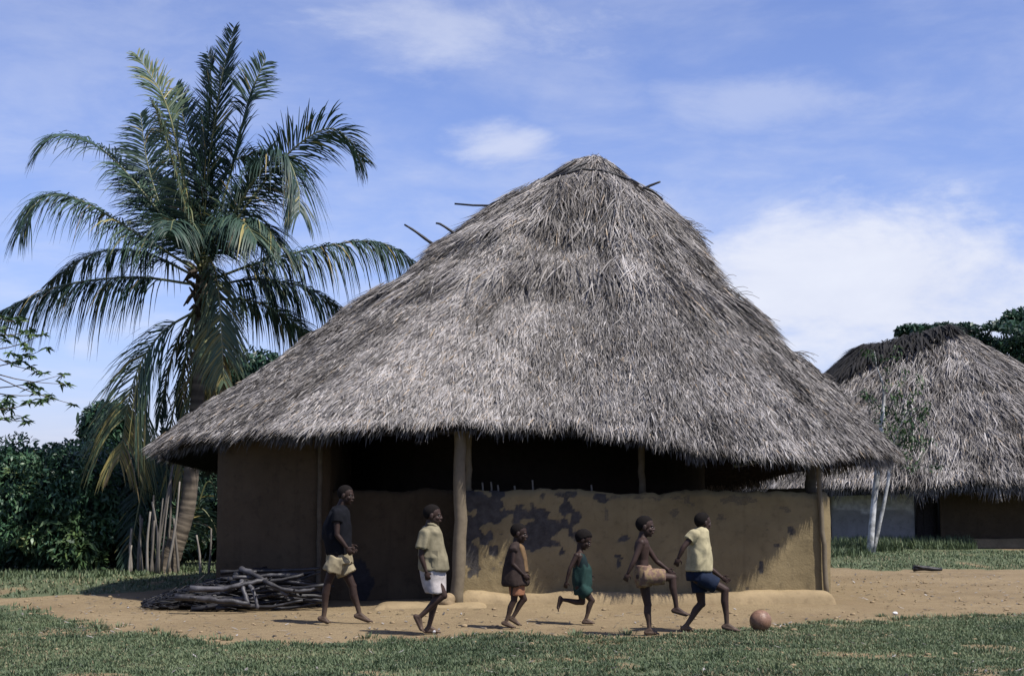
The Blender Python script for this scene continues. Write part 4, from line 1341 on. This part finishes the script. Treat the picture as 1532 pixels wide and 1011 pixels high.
# ------------------------------------------------------------------ the six children
def remesh(mb, vox, smooth_it, name, origin, mat, noise=None, floor=None):
    me = mb.mesh(name + '_raw', origin)
    o = D.objects.new(name + '_raw', me)
    COL.objects.link(o)
    md = o.modifiers.new('r', 'REMESH')
    md.mode, md.voxel_size, md.use_smooth_shade = 'VOXEL', vox, True
    sm = o.modifiers.new('s', 'SMOOTH')
    sm.factor, sm.iterations = 0.5, smooth_it
    dg = bpy.context.evaluated_depsgraph_get()
    out = D.meshes.new_from_object(o.evaluated_get(dg))
    D.objects.remove(o)
    D.meshes.remove(me)
    out.name = name
    n = len(out.vertices)
    v = np.empty(n * 3, np.float32)
    out.vertices.foreach_get('co', v)
    v = v.reshape(-1, 3)
    if noise:
        nr = np.empty(n * 3, np.float32)
        out.vertices.foreach_get('normal', nr)
        nr = nr.reshape(-1, 3)
        amp, sc, sd = noise
        st = v * np.array([1.0, 1.0, 0.45])
        st = st + (vn(v, 5, sd + 1, 2) - 0.5)[:, None] * 0.12
        k = vn(st, sc, sd, 2) - 0.5
        ridge = 1 - np.abs(vn(st, sc * 0.8, sd + 8, 1) - 0.5) * 4
        v = v + nr * (k * amp + ridge * amp * 0.35)[:, None]
    if floor is not None:
        v[:, 2] = np.maximum(v[:, 2], floor)
    out.vertices.foreach_set('co', v.astype(np.float32).ravel())
    out.materials.clear()
    out.materials.append(mat)
    out.polygons.foreach_set('use_smooth', np.full(len(out.polygons), True))
    out.update()
    return out


def cloth(name, col, stripes=None):
    g_ = 0.3 * col[0] + 0.6 * col[1] + 0.1 * col[2]
    col = tuple((c * 0.84 + g_ * 0.16) * 0.62 for c in col)
    m, t = mat_new(name)
    pos = N(t, 'ShaderNodeNewGeometry').outputs['Position']
    a = NOISE(t, pos, 11, 5, 0.6)
    b = NOISE(t, pos, 60, 4, 0.6)
    c = RAMP(t, a, [(0.25, tuple(x * 0.55 for x in col)), (0.55, tuple(x * 0.95 for x in col)), (0.75, tuple(min(1, x * 1.2) for x in col))])
    if stripes:
        w = N(t, 'ShaderNodeTexNoise', {'Vector': pos, 'Scale': 26.0, 'Detail': 2.0}).outputs[0]
        c = MIX(t, MATH(t, 'MULTIPLY', SMOOTH(t, w, 0.5, 0.58), 0.8), c, stripes)
    finish(t, c, 0.9, b, 0.25, 0.006, 0.15)
    return m


def person(label, foot, J, rings=None, k=1.0, pitch=0, yaw=0, skin='skin', hairc='hair', head=1.0, lat=None, hairlen=0.0):
    """J: joints traced side-on; n = near (right) side, f = far (left) side"""
    g = G(*foot)
    Yb = g[1]
    root = thing('person', (g[0], Yb, 0), label, 'person')
    LT = dict(sh=.125, el=.165, wr=.16, ha=.15, hp=.065, kn=.075, an=.07, to=.075)
    LT.update(lat or {})

    def jt(nm):
        base, side = nm[:2], nm[2:]
        if nm in J:
            p = P(*J[nm], Yb)
        else:
            other = {'sh': 'sh' + ('n' if side == 'f' else 'f')}.get(base)
            p = P(*J[other], Yb) if other in J else P(*J['neck'], Yb) + [-0.01, 0, -0.05 * k]
        if side:
            p = p + np.array([0, (-1 if side == 'n' else 1) * LT[base] * k, 0])
        return p
    hc, nk, hp = P(*J['head'], Yb), P(*J['neck'], Yb), P(*J['hip'], Yb)
    mb = MB()
    # trunk
    ax = unit(nk - hp)
    fw = unit(np.cross(np.array([0, 1.0, 0]), ax))
    if fw[0] < 0:
        fw = -fw
    bow = fw * -0.012 * k
    rr = []
    for f_, a_, b_ in ((-0.12, .055, .085), (-0.04, .083, .112), (0.08, .084, .118), (0.25, .076, .106), (0.42, .073, .102), (0.6, .083, .116), (0.76, .087, .126), (0.88, .075, .125), (0.955, .055, .095), (1.0, .044, .056)):
        rr.append((hp + (nk - hp) * f_ + bow * math.sin(PI * max(f_, 0)), fw * a_ * k, np.array([0, b_ * k, 0])))
    loft(mb, rr, 24)
    # head
    Rm = np.array(Euler((0, math.radians(pitch), math.radians(yaw)), 'XYZ').to_matrix())
    hs = head

    def hd(v):
        return hc + Rm @ (np.array(v) * hs)
    hel = lambda c_, r_: ellipsoid(mb, hd(c_), np.array(r_) * hs, Rm, 20, 14)
    hel((-.014, 0, .024), (.090, .073, .083))
    hel((.022, 0, -.040), (.056, .054, .066))
    hel((.050, 0, -.088), (.020, .022, .018))
    hel((.076, 0, -.060), (.013, .024, .012))
    hel((.079, 0, -.052), (.009, .020, .006))
    hel((.066, 0, .012), (.016, .050, .013))
    hel((.046, .034, -.030), (.028, .022, .022))
    hel((.046, -.034, -.030), (.028, .022, .022))
    capsule(mb, hd((.076, 0, 0)), hd((.088, 0, -.028)), .009 * hs, .0125 * hs)
    hel((.084, .012, -.032), (.009, .009, .008))
    hel((.084, -.012, -.032), (.009, .009, .008))
    for s_ in (-1, 1):
        hel((-.008, .074 * s_, -.012), (.019, .009, .030))
    capsule(mb, hd((-.022, 0, -.05)), nk + ax * 0.0, .044 * k, .046 * k)
    capsule(mb, nk, hp + (nk - hp) * .85, .05 * k, .07 * k)
    # arms and hands
    for s_ in 'nf':
        sg = -1 if s_ == 'n' else 1
        sh, el, wr, ha = jt('sh' + s_), jt('el' + s_), jt('wr' + s_), jt('ha' + s_)
        ellipsoid(mb, sh, (.043 * k,) * 3)
        capsule(mb, sh, nk + (hp - nk) * .10, .040 * k, .045 * k)
        m1 = sh + (el - sh) * .45
        capsule(mb, sh, m1, .040 * k, .035 * k)
        capsule(mb, m1, el, .035 * k, .028 * k)
        m2 = el + (wr - el) * .3
        capsule(mb, el, m2, .028 * k, .029 * k)
        capsule(mb, m2, wr, .029 * k, .019 * k)
        d = unit(ha - wr)
        th = np.array([-d[2], 0, d[0]])
        th = unit(th if th[0] > 0 else -th)
        inw = np.array([0, -sg, 0.0])
        inw = unit(inw - d * np.dot(inw, d))
        B = np.stack([d, th, inw], 1)
        q = 1.0 * k
        ellipsoid(mb, wr + d * .042 * q, np.array([.042, .031, .014]) * q, B, 14, 9)
        for i_, (ll, o_) in enumerate(((.050, .025), (.057, .009), (.053, -.008), (.043, -.024))):
            p0 = wr + (d * .066 + th * o_) * q
            c1, c2 = 0.35 + 0.06 * i_, 0.95 + 0.1 * i_
            d1 = unit(d * math.cos(c1) + inw * math.sin(c1) + th * o_ * 4)
            d2 = unit(d * math.cos(c2) + inw * math.sin(c2) + th * o_ * 2)
            p1 = p0 + d1 * ll * .55 * q
            capsule(mb, p0, p1, .0078 * q, .0070 * q, 8)
            capsule(mb, p1, p1 + d2 * ll * .5 * q, .0070 * q, .0056 * q, 8)
        t0 = wr + (d * .020 + th * .020) * q
        t1 = t0 + unit(d * .6 + th * .75 + inw * .25) * .032 * q
        capsule(mb, t0, t1, .0105 * q, .0085 * q, 8)
        capsule(mb, t1, t1 + unit(d * .85 + th * .3 + inw * .35) * .026 * q, .0085 * q, .0065 * q, 8)
    # legs and feet
    for s_ in 'nf':
        sg = -1 if s_ == 'n' else 1
        h0 = hp + np.array([0, sg * LT['hp'] * k, -0.0])
        kn, an, to = jt('kn' + s_), jt('an' + s_), jt('to' + s_)
        ellipsoid(mb, h0 + fw * -0.015 * k, (.078 * k, .07 * k, .08 * k))
        m1 = h0 + (kn - h0) * .5
        capsule(mb, h0, m1, .070 * k, .057 * k)
        capsule(mb, m1, kn, .057 * k, .043 * k)
        sd = unit(an - kn)
        bk = np.array([sd[2], 0, -sd[0]])
        bk = bk if bk[0] < 0 else -bk
        cm = kn + (an - kn) * .32
        capsule(mb, kn, cm + bk * .010 * k, .042 * k, .043 * k)
        capsule(mb, cm + bk * .010 * k, kn + (an - kn) * .7, .043 * k, .030 * k)
        capsule(mb, kn + (an - kn) * .7, an, .030 * k, .025 * k)
        ellipsoid(mb, kn - bk * .012 * k, (.036 * k,) * 3)
        u_ = unit(to - an)
        pp = np.array([u_[2], 0, -u_[0]])
        heel = an - u_ * .022 * k + pp * .036 * k
        ball_ = an + (to - an) * .74 + pp * .016 * k
        low = np.array([0, 0, .019 * k])
        ground = an[2] < 0.13
        if ground and heel[2] < 0.075:
            heel[2] = max(heel[2], .026 * k) if heel[2] > 0.05 else .026 * k
            ball_[2] = .021 * k
            to = np.array([to[0], to[1], .014 * k])
        capsule(mb, an, heel, .027 * k, .026 * k)
        capsule(mb, heel, ball_, .027 * k, .026 * k)
        capsule(mb, an, ball_, .026 * k, .021 * k)
        fu = unit(to - ball_)
        sd2 = np.array([0, 1.0, 0])
        for i_ in range(5):
            o_ = (-.024 + .012 * i_) * (-sg)
            r_ = (.0115, .009, .0088, .0083, .0078)[i_]
            ll = np.linalg.norm(to - ball_) * (1.05 - .09 * i_)
            b0 = ball_ + sd2 * o_ * k * -1
            capsule(mb, b0, b0 + fu * ll, .013 * k, r_ * k, 8)
    me = remesh(mb, 0.0046, 5, 'body', (g[0], Yb, 0), M[skin], floor=0.001 - 0.012)
    link('body', me, M[skin], root)
    # hair: a close cap following the skull down to the hairline
    hb = MB()
    ellipsoid(hb, (0, 0, 0), (1, 1, 1), None, 44, 30)
    v = hb.v[0]
    line = np.interp(v[:, 0], [-1, -.5, -.2, 0, .22, .55, .75, 1], [-.97, -.93, -.62, -.28, .02, .36, .46, .46])
    inside = v[:, 2] < line
    amp = 1.018 + hairlen + (vn(v, 6, 3, 2) - 0.5) * (0.02 + hairlen * .8)
    sc = np.where(inside, 0.9, amp)
    lv = v * sc[:, None] * np.array([.091, .074, .084]) * hs + np.array([-.014, 0, .024]) * hs
    hb.v[0] = hc + lv @ Rm.T
    part('hair', hb, M[hairc], root)
    for s_ in (-1, 1):
        eb = MB()
        ellipsoid(eb, hd((.066, .030 * s_, -.006)), (.0115 * hs, .0125 * hs, .0070 * hs), Rm, 14, 10)
        eo = part('eye', eb, M['eye'], root)
        ib = MB()
        ellipsoid(ib, hd((.0738, .031 * s_, -.006)), (.0055 * hs, .0070 * hs, .0068 * hs), Rm, 10, 8)
        part('iris', ib, M['iris'], eo)
    return root, jt, Yb, hp, g


def garment(root, Yb, name, mat, rings, tubes=(), noise=(0.02, 14, 5), vox=0.0085, sm=3, label=None):
    mb = MB()
    if rings:
        rr = []
        for py, xa, xb, lt in rings:
            a, b_ = P(xa, py, Yb), P(xb, py, Yb)
            rr.append(((a + b_) / 2, (b_ - a) / 2, np.array([0, lt, 0])))
        loft(mb, rr, 28)
    for p0, p1, r0, r1 in tubes:
        p0, p1 = np.asarray(p0), np.asarray(p1)
        tube(mb, [p0 + (p1 - p0) * f_ for f_ in (0, .33, .66, 1)], np.linspace(r0, r1, 4), 18)
        if name in ('shirt', 'smock'):
            ellipsoid(mb, p0 + [0, 0, -0.004], (r0 * 1.02,) * 3)
    me = remesh(mb, vox, sm, name, tuple(root.location), mat, noise)
    o = link(name, me, mat, root)
    if label:
        o['label'] = label
    return o


lerp = lambda a, b_, f_: np.asarray(a) + (np.asarray(b_) - np.asarray(a)) * f_

# 1: navy shirt, ragged tan shorts
J = dict(head=(518, 740), neck=(509, 759), shn=(506, 767), eln=(507, 799), wrn=(521, 817), han=(529, 829), elf=(512, 798), wrf=(522, 815), haf=(529, 826), hip=(506, 833),
         knn=(492, 869), ann=(485.5, 922), ton=(495, 931), knf=(526, 877), anf=(537, 919), tof=(556, 931))
r, jt, Yb, hp, g = person('person in dark navy shirt and ragged tan shorts walking beside the firewood heap', (515, 931.5), J, k=1.03, yaw=-14, pitch=4)
garment(r, Yb, 'shirt', cloth('navy_cotton', (0.006, 0.007, 0.012)), [(756, 503, 516, .06), (762, 496, 521, .12), (770, 491, 524, .15), (785, 484, 526, .158), (798, 482, 526, .155), (814, 485, 526, .15), (829, 488, 526, .145)],
        [(jt('sh' + s_), lerp(jt('sh' + s_), jt('el' + s_), .42), .058, .060) for s_ in 'nf'])
garment(r, Yb, 'shorts', cloth('tan_cotton', (0.40, 0.33, 0.19)), [(826, 489, 525, .135), (836, 488, 527, .142), (842, 489, 528, .14)],
        [(hp + [0, -.07, 0], lerp(hp + [0, -.07, 0], jt('knn'), .60), .092, .100), (hp + [0, .07, 0], lerp(hp + [0, .07, 0], jt('knf'), .58), .095, .112)], (0.03, 12, 15))
# 2: khaki shirt, white shorts
J = dict(head=(648, 770), neck=(642, 788), shn=(636, 797), eln=(631, 830), wrn=(639, 853), han=(642, 867), elf=(648, 828), wrf=(656, 846), haf=(662, 858), hip=(647, 857),
         knn=(664, 889), ann=(628, 922), ton=(635, 944), knf=(653, 893), anf=(641, 938), tof=(658, 947))
r, jt, Yb, hp, g = person('person in khaki collared shirt and white shorts walking left of the post', (645, 948), J, k=.95, pitch=2, yaw=-4, skin='skin2')
kh = cloth('khaki_cotton', (0.31, 0.265, 0.155))
garment(r, Yb, 'shirt', kh, [(785, 637, 650, .06), (789, 633, 656, .11), (797, 629, 661, .145), (815, 627, 664, .15), (835, 627, 668, .152), (852, 626, 671, .16)],
        [(jt('sh' + s_), lerp(jt('sh' + s_), jt('el' + s_), .68), .058, .064) for s_ in 'nf'], (0.034, 12, 25))
mb = MB()
for s_ in (-1, 1):
    a = P(640, 783, Yb) + [0, s_ * .055, 0]
    b_ = P(652, 786, Yb) + [0, s_ * .048, 0]
    c = P(661, 799, Yb) + [0, s_ * .030, 0]
    tube(mb, catmull([a, b_, c], 7), [.010, .016, .018, .017, .015, .012, .006], 8)
part('collar', mb, kh, r)
mb = MB()
a, b_ = P(648, 822, Yb) + [0, -.152, 0], P(656, 846, Yb) + [0, -.158, 0]
mb.add([a, [b_[0], a[1], a[2]], b_, [a[0], b_[1], b_[2]], a + [0, .02, 0], [b_[0], a[1] + .02, a[2]], b_ + [0, .02, 0], [a[0], b_[1] + .02, b_[2]]], [np.array([[0, 1, 2, 3], [4, 7, 6, 5], [0, 4, 5, 1], [1, 5, 6, 2], [2, 6, 7, 3], [3, 7, 4, 0]])])
part('pocket', mb, kh, r, smooth=False)
garment(r, Yb, 'shorts', cloth('white_cotton', (0.62, 0.56, 0.53)), [(848, 628, 666, .135), (862, 629, 667, .142), (876, 633, 667, .145), (886, 637, 667, .145)], (), (0.026, 11, 35))
# 3: loose brown smock, orange shorts
J = dict(head=(777, 797), neck=(772, 813), shn=(769, 820), eln=(767, 842), wrn=(783, 858), han=(791, 867), elf=(774, 842), wrf=(784, 856), haf=(790, 864), hip=(771, 871),
         knn=(769, 897), ann=(757, 929), ton=(771, 939), knf=(784, 896), anf=(767, 924), tof=(780, 935))
r, jt, Yb, hp, g = person('small person in loose brown smock and orange shorts stepping forward past the flaked wall', (768, 938.5), J, k=.80, pitch=8, yaw=-6, head=.97)
garment(r, Yb, 'smock', cloth('brown_cotton', (0.055, 0.036, 0.030)), [(811, 767, 777, .05), (816, 763, 781, .10), (826, 759, 784, .115), (845, 754, 787, .13), (862, 751, 790, .145), (871, 749, 792, .155), (875, 751, 790, .155)],
        [(jt('sh' + s_), lerp(jt('sh' + s_), jt('el' + s_), .15), .046, .045) for s_ in 'nf'], (0.026, 13, 45))
garment(r, Yb, 'front_panel', cloth('ochre_cotton', (0.24, 0.14, 0.055)), [(812, 769, 779, .045), (818, 773, 784, .085), (835, 778, 788.5, .085), (855, 781, 791, .085)], (), (0.01, 13, 46))
garment(r, Yb, 'shorts', cloth('orange_cotton', (0.46, 0.19, 0.085)), [(868, 761, 785, .112), (880, 762, 785, .118), (889.5, 763, 784, .118)], (), (0.012, 12, 55))
# 4: running, dark green romper
J = dict(head=(873.5, 807), neck=(867, 824), shn=(862, 830), eln=(852, 849), wrn=(847, 868), han=(845, 879), shf=(868, 830), elf=(876, 850), wrf=(883, 860), haf=(886, 868), hip=(869, 877),
         knn=(885, 897), ann=(876, 925), ton=(889, 932), knf=(872, 901), anf=(841, 897), tof=(835.5, 914))
r, jt, Yb, hp, g = person('small person in dark green romper running with one foot kicked up behind', (880, 932.5), J, k=.76, pitch=26, yaw=-4, head=.97, hairlen=.10)
garment(r, Yb, 'romper', cloth('green_cotton', (0.018, 0.060, 0.052)), [(843, 861, 881, .096), (850, 858, 884, .108), (862, 857, 884.5, .108), (874, 858, 885, .110), (881, 860, 884, .104)],
        [(hp + [0, -.05, 0], lerp(hp + [0, -.05, 0], jt('knn'), .58), .074, .080), (hp + [0, .05, 0], lerp(hp + [0, .05, 0], jt('knf'), .5), .074, .078),
         (P(863, 848, Yb) + [0, -.07, 0], P(864, 827, Yb) + [0, -.068, 0], .018, .016), (P(876, 848, Yb) + [0, -.06, 0], P(868, 827, Yb) + [0, -.062, 0], .016, .016)], (0.03, 13, 65))
garment(r, Yb, 'bib', cloth('dark_green_cotton', (0.012, 0.030, 0.034)), [(828, 864, 874, .066), (834, 862, 877, .088), (842, 861.5, 879.5, .096), (850, 861, 881, .100)], (), (0.012, 13, 66))
# 5: bare chest, knee raised
J = dict(head=(966, 787), neck=(961, 803), shn=(958, 811), eln=(946.5, 838), wrn=(938, 855), han=(934, 867), shf=(964, 811), elf=(984, 840), wrf=(1000, 852), haf=(1008, 859), hip=(962, 861),
         knn=(1005, 863), ann=(1011, 909), ton=(1031, 918), knf=(970, 905), anf=(972.5, 941), tof=(986, 950))
r, jt, Yb, hp, g = person('bare chested person in pinkish tan shorts with one knee raised high', (973, 950), J, k=.90, pitch=2, yaw=-8, skin='skin2')
garment(r, Yb, 'shorts', cloth('pink_tan_cotton', (0.27, 0.16, 0.11), (0.21, 0.15, 0.08)), [(845, 951, 974, .118), (854, 949, 977, .128), (866, 949, 977, .128), (876, 953, 973, .115)],
        [(hp + [0, -.062, 0], lerp(hp + [0, -.062, 0], jt('knn'), .74), .088, .074), (hp + [0, .06, 0], lerp(hp + [0, .06, 0], jt('knf'), .38), .085, .08)], (0.016, 14, 75))
# 6: pale yellow shirt, navy shorts, about to reach the ball
J = dict(head=(1052, 781), neck=(1047, 793), shn=(1036, 799), eln=(1020, 817), wrn=(1013, 832), han=(1009, 844), shf=(1052, 799), elf=(1064, 850), wrf=(1082, 864), haf=(1092, 870), hip=(1046, 862),
         knn=(1083, 881), ann=(1086, 933), ton=(1106, 942), knf=(1051, 903), anf=(1028, 936), tof=(1036, 946))
r, jt, Yb, hp, g = person('person in pale yellow shirt and navy shorts lunging after the football', (1060, 944), J, k=.96, pitch=0, yaw=24, skin='skin2', head=.96)
garment(r, Yb, 'shirt', cloth('pale_yellow_cotton', (0.56, 0.48, 0.26)), [(789, 1041, 1055, .065), (794, 1035, 1059, .12), (803, 1032, 1061, .148), (820, 1029, 1063, .152), (838, 1026, 1065, .152), (853, 1025, 1066, .155)],
        [(jt('sh' + s_), lerp(jt('sh' + s_), jt('el' + s_), .48), .056, .058) for s_ in 'nf'], (0.028, 12, 85))
garment(r, Yb, 'shorts', cloth('navy_twill', (0.016, 0.028, 0.062)), [(849, 1027, 1064, .135), (860, 1025, 1066, .14), (868, 1027, 1064, .135)],
        [(hp + [0, -.065, 0], lerp(hp + [0, -.065, 0], jt('knn'), .66), .092, .085), (hp + [0, .065, 0], lerp(hp + [0, .065, 0], jt('knf'), .58), .092, .085)], (0.014, 13, 95))
